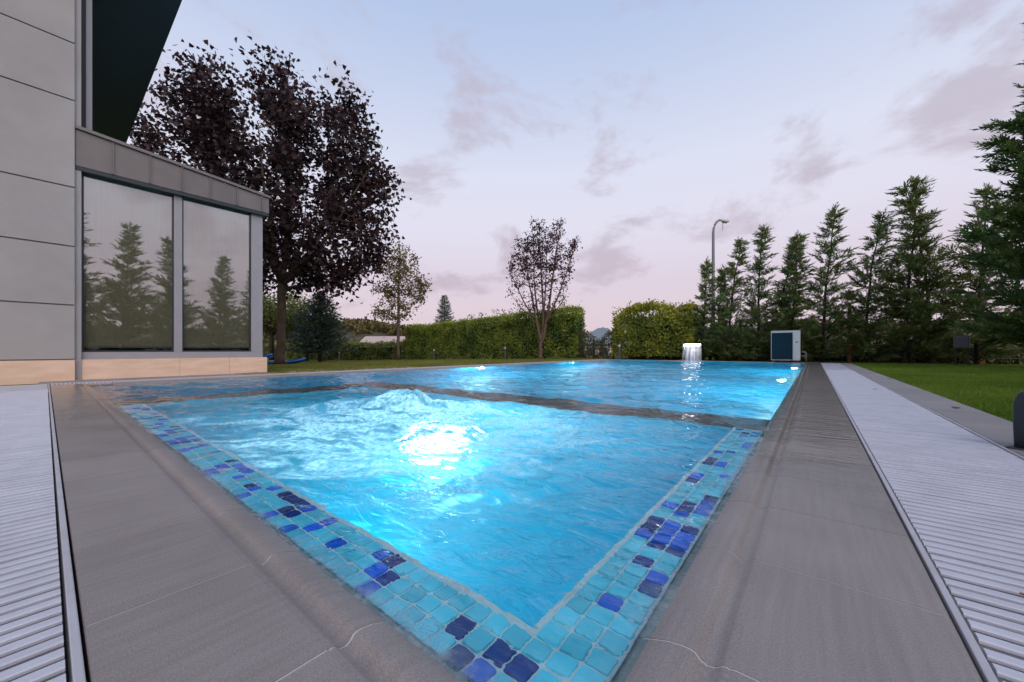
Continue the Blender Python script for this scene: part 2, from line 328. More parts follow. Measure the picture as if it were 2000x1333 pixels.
def curtain_mat():
    m = bpy.data.materials.new("falling_water"); m.use_nodes = True; t = m.node_tree; L = t.links.new
    tcn = t.nodes.new("ShaderNodeTexCoord"); mp = t.nodes.new("ShaderNodeMapping"); mp.inputs["Scale"].default_value = (26, 1, 1.3); L(tcn.outputs["Object"], mp.inputs[0])
    n = t.nodes.new("ShaderNodeTexNoise"); n.inputs["Scale"].default_value = 1; n.inputs["Detail"].default_value = 4; L(mp.outputs[0], n.inputs["Vector"])
    r = t.nodes.new("ShaderNodeMapRange"); r.inputs[1].default_value = .42; r.inputs[2].default_value = .66; r.inputs[3].default_value = .06; r.inputs[4].default_value = .88; L(n.outputs[0], r.inputs[0])
    tp = t.nodes.new("ShaderNodeBsdfTransparent"); d = t.nodes.new("ShaderNodeBsdfDiffuse"); d.inputs[0].default_value = (.9, .88, .93, 1); tr = t.nodes.new("ShaderNodeBsdfTranslucent"); tr.inputs[0].default_value = (.9, .88, .93, 1)
    f = t.nodes.new("ShaderNodeMixShader"); f.inputs[0].default_value = .5; L(d.outputs[0], f.inputs[1]); L(tr.outputs[0], f.inputs[2])
    ms = t.nodes.new("ShaderNodeMixShader"); L(r.outputs[0], ms.inputs[0]); L(tp.outputs[0], ms.inputs[1]); L(f.outputs[0], ms.inputs[2]); L(ms.outputs[0], t.nodes["Material Output"].inputs[0])
    return m
M["curtain"] = curtain_mat()

# ------------------------------------------------------------------ ground
def gz(x, y):
    x = np.asarray(x, float); return -.02 - .02 * np.clip(-x - 8.6, 0, 25)
def ground():
    xs = np.array([-900, -300, -120, -80, -60] + list(np.arange(-45, -8.9, 2.0)) + [-8.6, -7.1, .862, 3, 6, 10, 20, 60, 150, 400, 900], float)
    ys = np.array([-900, -300, -100, -40, -15, -6.0, -3, 0, 2.6, 5, 8, 12, 15.25, 17, 20, 25, 35, 60, 120, 300, 900], float)
    V = [(x, y, float(gz(x, y))) for y in ys for x in xs]; F = []
    n = len(xs)
    for j in range(len(ys) - 1):
        for i in range(n - 1):
            if xs[i] >= -7.11 and xs[i + 1] <= .87 and ys[j] >= -6.01 and ys[j + 1] <= 15.26: continue
            F.append((j * n + i, j * n + i + 1, (j + 1) * n + i + 1, (j + 1) * n + i))
    m = mat("lawn_ground", (.075, .105, .022), 1.0, spec=.05, noise=(1.6, .9, (.12, .125, .035)), bump=(60, .8, .03), coord="World")
    o = link("lawn", np_mesh("lawn", V, F, True), m); tag(o, "mown green lawn around the pool terrace", "lawn", kind="structure")
ground()

# ------------------------------------------------------------------ pool: shell, coping, tiles, gutters
XR, XL, YN, YF = -.20, -6.39, .338, 14.70      # inner edges of the coping
PW = dict(right=.16, near=.035, left=-6.75, far=15.05)   # outer edges
pool = MB()
# pool wall + floor (main basin surrounds the spa, joined as one shell)
def quad(mb, a, b, c, d): mb.add([a, b, c, d], [(0, 1, 2, 3)])
zt, zb = -.021, -1.45
x0, x1, y0, y1 = XL, XR, YN, YF
quad(pool, (x0, y0, zb), (x1, y0, zb), (x1, y1, zb), (x0, y1, zb))
quad(pool, (x0, y0, zt), (x0, y0, zb), (x0, y1, zb), (x0, y1, zt))
quad(pool, (x1, y1, zt), (x1, y1, zb), (x1, y0, zb), (x1, y0, zt))
quad(pool, (x0, y1, zt), (x0, y1, zb), (x1, y1, zb), (x1, y1, zt))
quad(pool, (x1, y0, zt), (x1, y0, zb), (x0, y0, zb), (x0, y0, zt))
shell = pool.build("pool_basin", M["pool_mosaic"]); tag(shell, "blue mosaic lined swimming pool basin under the water", "pool basin", kind="structure")
# spa basin: ledge at the near and right side, stone weir wall on the other two sides
SX0, SX1, SY0, SY1 = -4.02, -.333, .468, 2.32
spa = MB(); sb_ = -.82
quad(spa, (SX0, SY0, sb_), (SX1, SY0, sb_), (SX1, SY1, sb_), (SX0, SY1, sb_))
quad(spa, (SX0, SY0, -.06), (SX0, SY0, sb_), (SX0, SY1, sb_), (SX0, SY1, -.06))
quad(spa, (SX1, SY1, -.036), (SX1, SY1, sb_), (SX1, SY0, sb_), (SX1, SY0, -.036))
quad(spa, (SX0, SY1, -.06), (SX0, SY1, sb_), (SX1, SY1, sb_), (SX1, SY1, -.06))
quad(spa, (SX1, SY0, -.036), (SX1, SY0, sb_), (SX0, SY0, sb_), (SX0, SY0, -.036))
spa.build("spa_basin", M["spa_mosaic"], shell)
bench = MB().box(SX0, SX0 + .42, SY0, SY1, sb_ + .002, -.42)
bench.build("spa_bench", M["spa_mosaic"], shell, bevel=.02)
weir = MB()
weir.box(SX0 - .40, SX0 - .003, YN, SY1 + .40, zb + .003, -.034)
weir.build("spa_weir_wall", M["weir_stone"], shell, bevel=.012)
MB().box(SX0 - .001, XR - .001, SY1 + .003, SY1 + .40, zb + .003, -.035).build("spa_weir_wall", M["weir_stone"], shell, bevel=.012)
# ledge body carrying the mosaic
MB().box(SX0, XR + .03, YN - .03, SY0 - .003, -1.2, -.036).build("spa_ledge", M["grout"], shell)
MB().box(SX1 + .003, XR + .03, SY0 - .002, SY1, -1.2, -.0365).build("spa_ledge", M["grout"], shell)
MB().box(SX0, SX1 + .006, SY0 - .004, SY0 + .004, -.06, -.0345).build("ledge_trim", M["grout"], shell, bevel=.003)
MB().box(SX1 - .0045, SX1 + .004, SY0 + .0045, SY1, -.06, -.0348).build("ledge_trim", M["grout"], shell, bevel=.003)
# mosaic tiles
PT = .0392
def tile_mesh(seed):
    r = random.Random(seed); a = PT * .5 - .0015; k = a * .22; pts = []
    for cxn, cyn, t0 in ((1, 1, 0), (-1, 1, 90), (-1, -1, 180), (1, -1, 270)):
        for q in (0, 45, 90):
            t = rad(t0 + q); pts.append((cxn * (a - k) + k * math.cos(t) + r.uniform(-.0004, .0004), cyn * (a - k) + k * math.sin(t) + r.uniform(-.0004, .0004)))
    V = [(x, y, 0) for x, y in pts] + [(x * .93, y * .93, .0045) for x, y in pts]
    F = [(i, (i + 1) % 12, 12 + (i + 1) % 12, 12 + i) for i in range(12)] + [tuple(range(12, 24))]
    me = bpy.data.meshes.new("tile"); me.from_pydata(V, [], F); me.update(); return me
tm = {k: [tile_mesh(i * 7 + j) for j in range(3)] for i, k in enumerate(("tile_light", "tile_royal", "tile_navy"))}
for k, l in tm.items():
    for me in l: me.materials.append(M[k])
cells = []
ncol = 3; ncn = 3
nx = int((XR - .01 - SX0) / PT)
for i in range(nx):
    for j in range(ncn): cells.append((XR - .008 - PT * (i + .5), YN + .004 + PT * (j + .5)))
ny = int((SY1 - SY0) / PT)
for j in range(ny):
    for i in range(ncol): cells.append((XR - .008 - PT * (i + .5), YN + .004 + PT * (ncn + j + .5)))
rt = random.Random(11)
def tile_kind(x, y):
    v = -.02 + float(fbm(np.array([x * 13.]), np.array([y * 13.]), 2, 5)[0]) + rt.uniform(-.22, .22)
    return "tile_light" if v < .575 else ("tile_royal" if rt.random() < .72 else "tile_navy")
cells.sort(key=lambda c: c[0] ** 2 + c[1] ** 2)
far_tiles = {}
for q, (x, y) in enumerate(cells):
    k = tile_kind(x, y); z = -.037 + rt.uniform(-.0006, .0006)
    if q < 300:
        o = link("mosaic_tile", tm[k][q % 3], None, shell, (x, y, z)); o.rotation_euler = (rt.uniform(-.03, .03), rt.uniform(-.03, .03), rt.uniform(-.03, .03))
    else: far_tiles.setdefault(k, []).append((x, y, z))
for k, l in far_tiles.items():
    b = MB(); a = PT * .5 - .0015
    for x, y, z in l:
        b.add([(x - a, y - a, z + .004), (x + a, y - a, z + .004), (x + a, y + a, z + .004), (x - a, y + a, z + .004)], [(0, 1, 2, 3)])
    tag(b.build("mosaic_tiles_beyond", M[k], shell), kind="stuff")

# coping stones: profile from the outer edge (u=0) to the inner edge (u=1)
PROF = [(0, -.06), (0, -.003), (.008, 0), (.66, .0), (.672, -.0018), (.684, -.0008), (.70, -.003), (.72, -.0085), (.745, -.0105), (.768, -.007), (.785, -.0008), (.80, .0008), (.83, .0005), (.88, -.0025), (.94, -.010), (.98, -.018), (1.0, -.026), (1.0, -.06)]
coping = empty("pool_coping", (0, 0, 0)); tag(coping, "grey stone coping with finger groove around the pool", "coping", kind="structure")
def stone(fn, s0, s1, m0=None, m1=None):
    """fn(s,u,z)->xyz ; m0/m1: mitre functions giving s for each u"""
    V = []
    for e, (s, mm) in enumerate(((s0, m0), (s1, m1))):
        for u, z in PROF: V.append(fn(mm(u) if mm else s, u, z))
    n = len(PROF)
    V += V[:]                              # separate corner points for the end faces
    F = [(i, i + 1, n + i + 1, n + i) for i in range(n - 1)] + [tuple(range(2 * n, 3 * n))[::-1], tuple(range(3 * n, 4 * n))]
    me = bpy.data.meshes.new("coping_stone"); me.from_pydata(V, [], F); me.update()
    sm = np.zeros(len(F), bool); sm[3:n - 2] = True; me.polygons.foreach_set("use_smooth", sm)
    o = link("coping_stone", me, M["coping"], coping); return o
GAP = .0017
def run(fn, a, b, pitch, off, ma, mb):
    cuts = [a] + [x for x in np.arange(off, b - .1, pitch) if x > a + .12] + [b]
    for i in range(len(cuts) - 1):
        stone(fn, cuts[i] + GAP, cuts[i + 1] - GAP, ma if i == 0 else None, mb if i == len(cuts) - 2 else None)
oR, oN, oL, oF = PW["right"], PW["near"], PW["left"], PW["far"]
lerp = lambda a, b, t: a + (b - a) * t
fR = lambda s, u, z: (lerp(oR, XR, u), s, z)
fL = lambda s, u, z: (lerp(oL, XL, u), s, z)
fN = lambda s, u, z: (s, lerp(oN, YN, u), z)
fF = lambda s, u, z: (s, lerp(oF, YF, u), z)
run(fR, oN, oF, .31, .85 - .62, lambda u: lerp(oN, YN, u) + GAP, lambda u: lerp(oF, YF, u) - GAP)
run(fL, oN, oF, .31, .40, lambda u: lerp(oN, YN, u) + GAP, lambda u: lerp(oF, YF, u) - GAP)
run(fN, oL, oR, .316, oL + .24, lambda u: lerp(oL, XL, u) + GAP, lambda u: lerp(oR, XR, u) - GAP)
run(fF, oL, oR, .31, oL + .3, lambda u: lerp(oL, XL, u) + GAP, lambda u: lerp(oR, XR, u) - GAP)
jb = MB()
def filler(fn, a, b):
    n = len(PROF); V = []
    for e, mm in enumerate((a, b)):
        for u, z in PROF: V.append(fn(mm(u), min(max(u, .004), .996), max(z, -.055) - .0011))
    jb.add(V, [(i, i + 1, n + i + 1, n + i) for i in range(n - 1)])
for f_ in (fR, fL): filler(f_, lambda u: lerp(oN, YN, u), lambda u: lerp(oF, YF, u))
for f_ in (fN, fF): filler(f_, lambda u: lerp(oL, XL, u), lambda u: lerp(oR, XR, u))
jb.build("joint_mortar", M["joint"], coping)

# gutters with slatted grates
def slat_mesh(L, w=.0190, h=.034):
    prof = [(-.18 * w, -h), (-.18 * w, -.008), (-.5 * w, -.006), (-.5 * w, -.002), (-.4 * w, 0), (.4 * w, 0), (.5 * w, -.002), (.5 * w, -.006), (.18 * w, -.008), (.18 * w, -h)]
    V = [(0, p, z) for p, z in prof] + [(L, p, z) for p, z in prof]; n = 10
    F = [(i, i + 1, n + i + 1, n + i) for i in range(9)] + [tuple(range(n))[::-1], tuple(range(n, 2 * n))]
    me = bpy.data.meshes.new("slat"); me.from_pydata(V, [], F); me.update(); me.materials.append(M["grate"]); return me
SP = .0335
rs = random.Random(5)
def grate(label, origin, axis, s0, s1, width, nparts, near_first):
    """axis 'y': slats along X spaced in Y, starting at x=origin; axis 'x': slats along Y (downwards) spaced in X"""
    g = empty("drain_grate", (0, 0, 0)); tag(g, label, "grate", "slatted drain grates around the pool")
    me = slat_mesh(width - .036)
    n = int((s1 - s0) / SP); order = range(n) if near_first else range(n - 1, -1, -1)
    rest = MB()
    for q, i in enumerate(order):
        s = s0 + (i + .5) * SP
        if q < nparts:
            o = link("slat", me, None, g)
            if axis == "y": o.location = (origin + .018, s, -.003 + rs.uniform(-.0008, .0008)); o.rotation_euler = (rs.uniform(-.02, .02), 0, rs.uniform(-.0025, .0025))
            else: o.location = (s, origin - .018, -.003 + rs.uniform(-.0008, .0008)); o.rotation_euler = (rs.uniform(-.02, .02), 0, -math.pi / 2 + rs.uniform(-.0025, .0025))
        else:
            if axis == "y": rest.box(origin + .018, origin + width - .018, s - .0092, s + .0092, -.035, -.003)
            else: rest.box(s - .0092, s + .0092, origin - width + .018, origin - .018, -.035, -.003)
    if rest.v: tag(rest.build("slats_beyond", M["grate"], g), kind="stuff")
    for k in (0, 1):
        b = MB()
        e = .003 + k * (width - .016)
        if axis == "y": b.box(origin + e, origin + e + .010, s0, s1, -.06, .001)
        else: b.box(s0, s1, origin - e - .010, origin - e, -.06, .001)
        b.build("grate_frame", M["grate_frame"], g, bevel=.0015)
    for k in range(1, 3):      # carrier bars under the slats
        b = MB(); e = width * k / 3
        if axis == "y": b.box(origin + e - .006, origin + e + .006, s0, s1, -.058, -.0375)
        else: b.box(s0, s1, origin - e - .006, origin - e + .006, -.058, -.0375)
        b.build("carrier_bar", M["gutter"], g)
    t = MB()
    if axis == "y": t.box(origin - .002, origin + width, s0, s1, -.16, -.10)
    else: t.box(s0, s1, origin - width, origin + .002, -.16, -.10)
    t.build("gutter_bed", M["gutter"], g)
GW = .455
grate("white slatted drain grate between the stone coping and the lawn-side paving strip", oR + .001, "y", .036, 15.05, GW, 300, True)
grate("white slatted drain grate running from the house along the short end of the pool", oN - .001, "x", -7.10, oR + GW, GW, 200, False)
grate("white slatted drain grate between the pool and the house plinth", oL - .356, "y", .036, 15.05, .353, 0, True)

# paving strips
pav = empty("paving", (0, 0, 0)); tag(pav, "grey stone paving strips around the pool", "paving", kind="structure")
MB().box(-7.10, .862, -6.0, 15.25, -1.9, -1.6).build("sub_base", M["joint"], pav)
def slab(x0, x1, y0, y1, z=.0):
    MB().box(x0 + .0015, x1 - .0015, y0 + .0015, y1 - .0015, -.05, z).build("paving_slab", M["paving"], pav, bevel=.002)
for i in range(26):
    y = -.42 + i * .603
    slab(oR + GW + .002, .862, y, min(y + .603, 15.05))
MB().box(oR + GW + .004, .858, -.42, 15.05, -.07, -.008).build("joint_mortar", M["joint"], pav)
for i in range(13):
    x = -7.10 + i * .612
    slab(x, min(x + .612, .862), 15.052, 15.25)
for i in range(13):
    for j in range(9): slab(-7.10 + i * .612, min(-7.10 + (i + 1) * .612, .862), -6 + j * .62, min(-6 + (j + 1) * .62, -.424))
MB().box(-7.098, .86, -5.998, -.43, -.07, -.008).build("joint_mortar", M["joint"], pav)
for j in range(7): slab(-7.72, -7.108, .05 + j * .36 - .1, .05 + (j + 1) * .36 - .1, .002)

# ------------------------------------------------------------------ water surface
WZ = -.013
def axis_pts(a, b, d0, grow, dmax):
    p = [a]; d = d0
    while p[-1] < b: p.append(p[-1] + d); d = min(d * grow, dmax)
    p[-1] = b; return np.array(p)
def water():
    ys = axis_pts(YN - .022, YF + .02, .009, 1.0052, .05)
    xs = -axis_pts(-XR - .022, -XL + .02, .010, 1.0045, .035)[::-1]
    X, Y = np.meshgrid(xs, ys)
    # distance to the rim calms the waves
    rim = np.minimum(np.minimum(X - XL, XR - X), np.minimum(Y - YN, YF - Y))
    calm = sstep(-.01, .30, rim)
    inspa = sstep(-4.25, -3.95, X) * (1 - sstep(2.25, 2.6, Y))
    U = X * RGT[0] + Y * RGT[1]; W = X * FWD[0] + Y * FWD[1]
    h = np.zeros_like(X)
    big = fbm(U * 1.1 + .6 * fbm(U * .7, W * .7, 2, 3), W * 2.3, 4, 21) - .5
    h += big * .060 * (1 - .3 * inspa) + (fbm(U * 2.0 + 3 * big, W * 6.2, 3, 27) - .5) * .036 * (1 - .5 * inspa)
    h += (fbm(X * 6.5, Y * 8.5, 3, 31) - .5) * .016 + (fbm(X * 15, Y * 15, 3, 33) - .5) * .011 * inspa
    # spa boil
    wx = X + .16 * (fbm(X * 3, Y * 3, 3, 41) - .5); wy = Y + .16 * (fbm(X * 3, Y * 3, 3, 51) - .5)
    def gauss(cx_, cy_, su, sw):
        du = (wx - cx_) * RGT[0] + (wy - cy_) * RGT[1]; dw = (wx - cx_) * FWD[0] + (wy - cy_) * FWD[1]
        return np.exp(-(du / su) ** 2 - (dw / sw) ** 2)
    mound = .105 * gauss(-2.12, 1.52, .20, .15) + .062 * gauss(-2.42, 1.28, .30, .20) + .055 * gauss(-1.80, 1.72, .26, .14) + .03 * gauss(-1.5, 1.5, .4, .3)
    turb = gauss(-1.95, 1.35, .95, .62)
    rough_n = 1 - np.abs(2 * fbm(wx * 4.2, wy * 4.2, 4, 61) - 1)
    h += mound * (1.0 + .9 * (rough_n - .75)) + turb * .045 * (rough_n - .75) + turb * .036 * (fbm(wx * 17, wy * 17, 4, 63, .6) - .5)
    h *= calm * .93 + .07
    Z = WZ + h
    # over the weir the water is thin and calm
    onweir = (((X > -4.45) & (X < -3.98) & (Y < 2.75)) | ((Y > 2.28) & (Y < 2.75) & (X > -4.45)))
    Z = np.where(onweir, WZ + (Z - WZ) * .45, Z)
    # foam / entrained air
    ang = rad(25); su = X * math.cos(ang) + Y * math.sin(ang); sw = -X * math.sin(ang) + Y * math.cos(ang)
    warp = fbm(su * 1.8, sw * 1.8, 3, 71) - .5
    streak = fbm(su * 2.6 + 2.0 * warp, sw * 9 + 5.0 * warp, 5, 81, .55)
    area = np.clip(gauss(-1.62, 1.22, 1.0, .70) * 1.25 + .40 * gauss(-2.9, 1.0, .9, .6), 0, 1.3)
    foam = sstep(.42, .80, streak * .75 + area * .44 - .10) * sstep(.05, .45, area + .03)
    core = gauss(-2.0, 1.42, .62, .36) * 1.15
    veil = gauss(-1.52, 1.22, .66, .44) * (.55 + .9 * streak)
    foam = np.clip(foam * .85 + core * sstep(.25, .6, streak + .12) + 1.05 * veil, 0, .96)
    fine = fbm(su * 7 + 3 * warp, sw * 24 + 8 * warp, 4, 83, .6)
    veil2 = gauss(-1.22, .95, .62, .40) * (.25 + 1.5 * sstep(.30, .72, .5 * streak + .5 * fbm(su * 5 + 3 * warp, sw * 13 + 6 * warp, 4, 87, .6)))
    foam = np.clip(foam + .62 * veil2, 0, .96)
    foam = np.clip(foam * (.22 + 1.20 * sstep(.25, .72, fine)), 0, .95); foam = np.maximum(foam, .72 * sstep(.45, .95, veil) * (.35 + .9 * sstep(.3, .65, fine)))
    foam *= inspa * sstep(.02, .2, rim)
    foam += .25 * sstep(.62, .8, fbm(X * 9, Y * 9, 4, 91)) * inspa * sstep(.05, .3, rim) * sstep(.02, .3, area)
    # pale film where the water lips against the coping
    edge = (1 - sstep(.0, .045, np.minimum(XR - X, Y - YN))) * inspa
    foam = np.clip(np.maximum(foam, edge * .42 * sstep(.3, .6, fbm(X * 5, Y * 5, 3, 95))), 0, .95)
    ny_, nx_ = X.shape
    V = np.stack([X, Y, Z], -1).reshape(-1, 3)
    idx = np.arange(ny_ * nx_).reshape(ny_, nx_)
    F = np.stack([idx[:-1, :-1], idx[:-1, 1:], idx[1:, 1:], idx[1:, :-1]], -1).reshape(-1, 4)
    o = link("water", np_mesh("water", V, F, True, {"foam": foam.ravel()}), M["water"])
    tag(o, "rippling blue pool water with a foaming spa boil", "water", kind="structure")
water()

# underwater lamps
def pool_lamp(loc, nrm, power, label, col=(.50, .95, 1), group="round lamps set in the pool walls", off=.16, rad_=.03):
    root = empty("underwater_lamp", loc, label, "pool lamp", group)
    n = Vector(nrm); q = n.to_track_quat("Z", "Y"); root.rotation_euler = q.to_euler()
    MB().lathe([(.085, -.0), (.085, .014), (.068, .020), (.062, .012)], 24).build("lamp_ring", M["white"], root, smooth=False)
    MB().lathe([(.060, .004), (.056, .014), (.03, .02), (.006, .022)], 24).build("lamp_lens", M["pool_led"], root, smooth=True)
    ld = bpy.data.lights.new("underwater_light", "POINT"); ld.energy = power; ld.color = col; ld.shadow_soft_size = rad_
    lo = bpy.data.objects.new("underwater_light", ld); COL.objects.link(lo); lo.parent = root; lo.location = (0, 0, off)
    return root
for x, y, d, lb in ((XR - .003, 6.6, -1, "round white lamp glowing in the grate-side pool wall, midway along"), (XL + .003, 6.6, 1, "round white lamp glowing in the lawn-side pool wall near the maple"),
                    (XR - .003, 11.0, -1, "round white lamp glowing in the grate-side pool wall towards the heat pump"), (XL + .003, 11.0, 1, "round white lamp glowing in the lawn-side pool wall towards the plum tree")):
    pool_lamp((x, y, -.24), (d, 0, 0), 165, lb)
pool_lamp((-1.95, 1.68, sb_ + .004), (0, 0, 1), 21, "bright lamp in the spa floor under the foaming water", (.60, .92, 1), None, .22, .22)
pool_lamp((-1.45, SY0 + .003, -.66), (0, 1, 0), 14, "added unseen lamp beneath the mosaic ledge, brightening the near spa water", (.55, .93, 1), None, .09)  # invented fill lamp, out of view under the ledge, lifts the near water

# ------------------------------------------------------------------ house
HX = -7.56
house = empty("house", (-10, -2, 0), "grey rendered house with low zinc-topped window bay and dark overhanging roof", "house")
def hp(mb, name, m, parent=house, **k):
    o = mb.build(name, m, parent, **k); o.matrix_parent_inverse = parent.matrix_world.inverted() if parent is house else o.matrix_parent_inverse; return o
bpy.context.view_layer.update()
hp(MB().box(-16, HX - .035, -6, .30, -.1, 6.35), "wall", M["render"])
zs = [.275, .985, 1.755, 2.53, 3.67, 4.42, 5.5, 6.30]
for a, b in zip(zs[:-1], zs[1:]):
    hp(MB().box(HX - .034, HX, -6, .243, a + .008, b - .008), "wall_panel", M["render"], bevel=.003)
for i, (a, b) in enumerate(((-6, -3.9), (-3.9, -1.8), (-1.8, .246))):
    hp(MB().box(HX - .034, HX + .018, a + .002, b - .002, -.08, .268), "plinth_stone", M["travertine"], bevel=.003)
# upper corner window strip
up = hp(MB().box(-7.80, -7.74, .349, .405, 3.2, 6.35), "corner_post", M["frame"])
hp(MB().box(-7.80, -7.77, .301, .349, 3.2, 6.35), "corner_glass", M["darkframe"])
# bay
bx0, bxf = -10.2, -7.66
hp(MB().box(bx0, bxf - .30, .302, 2.38, 0, 2.70), "bay_room", M["darkframe"])
for i, (a, b) in enumerate(((.250, 1.30), (1.30, 1.93), (1.93, 2.487))):
    hp(MB().box(bx0, bxf + .05, a + .001, b - .001, -.08, .272), "plinth_stone", M["travertine"], bevel=.003)
posts = [(.251, .309), (1.241, 1.337), (2.258, 2.43)]
for a, b in posts:
    hp(MB().box(bxf - .11, bxf, a, b, .372, 2.78), "window_post", M["frame"], bevel=.003)
hp(MB().box(bxf - .11, bxf + .012, .252, 2.428, .273, .371), "window_sill", M["frame"], bevel=.003)
hp(MB().box(bx0, bxf - .111, 2.30, 2.428, .273, 2.78), "bay_end_wall", M["frame"])
for a, b in ((.309, 1.241), (1.337, 2.258)):
    wd = empty("window", (bxf, a, .37)); wd.parent = house; wd.matrix_parent_inverse = house.matrix_world.inverted(); bpy.context.view_layer.update()
    iv = wd.matrix_world.inverted()
    def wp(mb, name, m, **k):
        o = mb.build(name, m, wd, **k); o.matrix_parent_inverse = iv; return o
    wp(MB().box(bxf - .046, bxf - .040, a + .001, b - .001, .373, 2.778), "glass_pane", M["glass"])
    wp(MB().box(bxf - .098, bxf - .094, a + .012, b - .012, .455, 2.776), "roller_blind", M["blind"])
    wp(MB().box(bxf - .104, bxf - .088, a + .012, b - .012, .430, .454), "blind_bar", M["frame"])
    for (p, q, r, s) in ((a + .001, a + .018, .373, 2.77), (b - .018, b - .001, .373, 2.77)):
        wp(MB().box(bxf - .036, bxf - .020, p, q, r, s), "glazing_bead", M["darkframe"])
    wp(MB().box(bxf - .036, bxf - .020, a + .018, b - .018, .373, .392), "glazing_bead", M["darkframe"])
# fascia of standing-seam zinc, top edge falls away from the house
ftop = lambda y: lerp(3.36, 3.145, (y - .248) / 2.26)
seams = [.248, .591, .962, 1.317, 1.669, 2.027, 2.389, 2.508]
fx = -7.58
def wedge(x0, x1, ya, yb, za, zb_, top):
    return MB().add([(x0, ya, za), (x1, ya, za), (x1, yb, zb_), (x0, yb, zb_), (x0, ya, top(ya)), (x1, ya, top(ya)), (x1, yb, top(yb)), (x0, yb, top(yb))],
                    [(0, 3, 2, 1), (4, 5, 6, 7), (0, 1, 5, 4), (1, 2, 6, 5), (2, 3, 7, 6), (3, 0, 4, 7)])
for a, b in zip(seams[:-1], seams[1:]):
    hp(wedge(fx - .03, fx, a + .004, b - .004, 2.835, 2.835, lambda y: ftop(y) - .045), "fascia_panel", M["zinc"], bevel=.003)
for s in seams[1:-1]:
    hp(wedge(fx - .02, fx + .022, s - .0055, s + .0055, 2.837, 2.837, lambda y: ftop(y) - .046), "standing_seam", M["zinc"])
hp(wedge(fx - .06, fx + .035, .248, 2.53, ftop(.248) - .043, ftop(2.53) - .043, ftop), "fascia_cap", M["zinc"], bevel=.003)
hp(wedge(bx0, fx - .062, .31, 2.50, 2.90, 2.84, lambda y: ftop(y) - .01), "bay_roof", M["zinc"])
hp(MB().box(bx0, fx - .006, .249, 2.50, 2.782, 2.833), "drip_edge", M["darkframe"])
hp(MB().box(bx0, fx - .031, 2.455, 2.50, 2.835, 3.09), "fascia_end", M["zinc"])
# main roof slab with dark soffit, overhanging past the end wall
rf = hp(MB().box(-17, -7.42, -7, 1.46, 6.36, 6.42), "roof", M["soffit"])
o = MB().box(-17.02, -7.40, -7.02, 1.48, 6.421, 6.75).build("roof_edge", M["darkframe"], rf, bevel=.01)

# ------------------------------------------------------------------ foliage tools
DIA = (np.array([(0, 0, 0), (.5, .32, .06), (1, 0, 0), (.5, -.32, .06)]), np.array([(0, 1, 2), (0, 2, 3)]))
NEED = (np.array([(0, 0, 0), (.38, .13, .03), (1, 0, 0), (.38, -.13, .03)]), np.array([(0, 1, 2), (0, 2, 3)]))
_ml = [(0, 0), (.16, .30), (.05, .52), (.34, .40), (.46, .50), (.52, .30), (.72, .24), (1.0, 0), (.72, -.24), (.52, -.30), (.46, -.50), (.34, -.40), (.05, -.52), (.16, -.30)]
MAPLE = (np.array([(x, y, .10 * abs(y)) for x, y in _ml] + [(.38, 0, 0)]), np.array([(14, (i + 1) % 14, i) for i in range(14)]))
def scatter(tmpl, pos, d, nrm, size, tint, rng=None):
    """instances of a small leaf: x axis along d, z axis near nrm"""
    tv, tf = tmpl
    d = d / (np.linalg.norm(d, axis=1, keepdims=True) + 1e-9)
    y = np.cross(nrm, d); y /= (np.linalg.norm(y, axis=1, keepdims=True) + 1e-9); z = np.cross(d, y)
    s = np.asarray(size).reshape(-1, 1, 1)
    V = pos[:, None, :] + s * (tv[None, :, 0:1] * d[:, None, :] + tv[None, :, 1:2] * y[:, None, :] + tv[None, :, 2:3] * z[:, None, :])
    n, k = len(pos), len(tv)
    F = (tf[None] + (np.arange(n) * k)[:, None, None]).reshape(-1, 3)
    return V.reshape(-1, 3), F, np.repeat(tint, k)
def rdir(rng, n, up=0.0):
    v = rng.normal(size=(n, 3)); v[:, 2] += up; return v / np.linalg.norm(v, axis=1, keepdims=True)
def in_poly(px, py, poly):
    c = np.zeros(len(px), bool); n = len(poly)
    for i in range(n):
        (x1, y1), (x2, y2) = poly[i], poly[(i + 1) % n]
        cond = ((y1 > py) != (y2 > py)) & (px < (x2 - x1) * (py - y1) / (y2 - y1 + 1e-12) + x1); c ^= cond
    return c
def curve_pts(a, b, sag, n, rng, wob=.0):
    a = np.array(a, float); b = np.array(b, float); t = np.linspace(0, 1, n)[:, None]
    p = a + (b - a) * t; p[:, 2] += sag * (4 * t * (1 - t))[:, 0]
    if wob: p[1:-1] += rng.normal(size=(n - 2, 3)) * wob
    return p
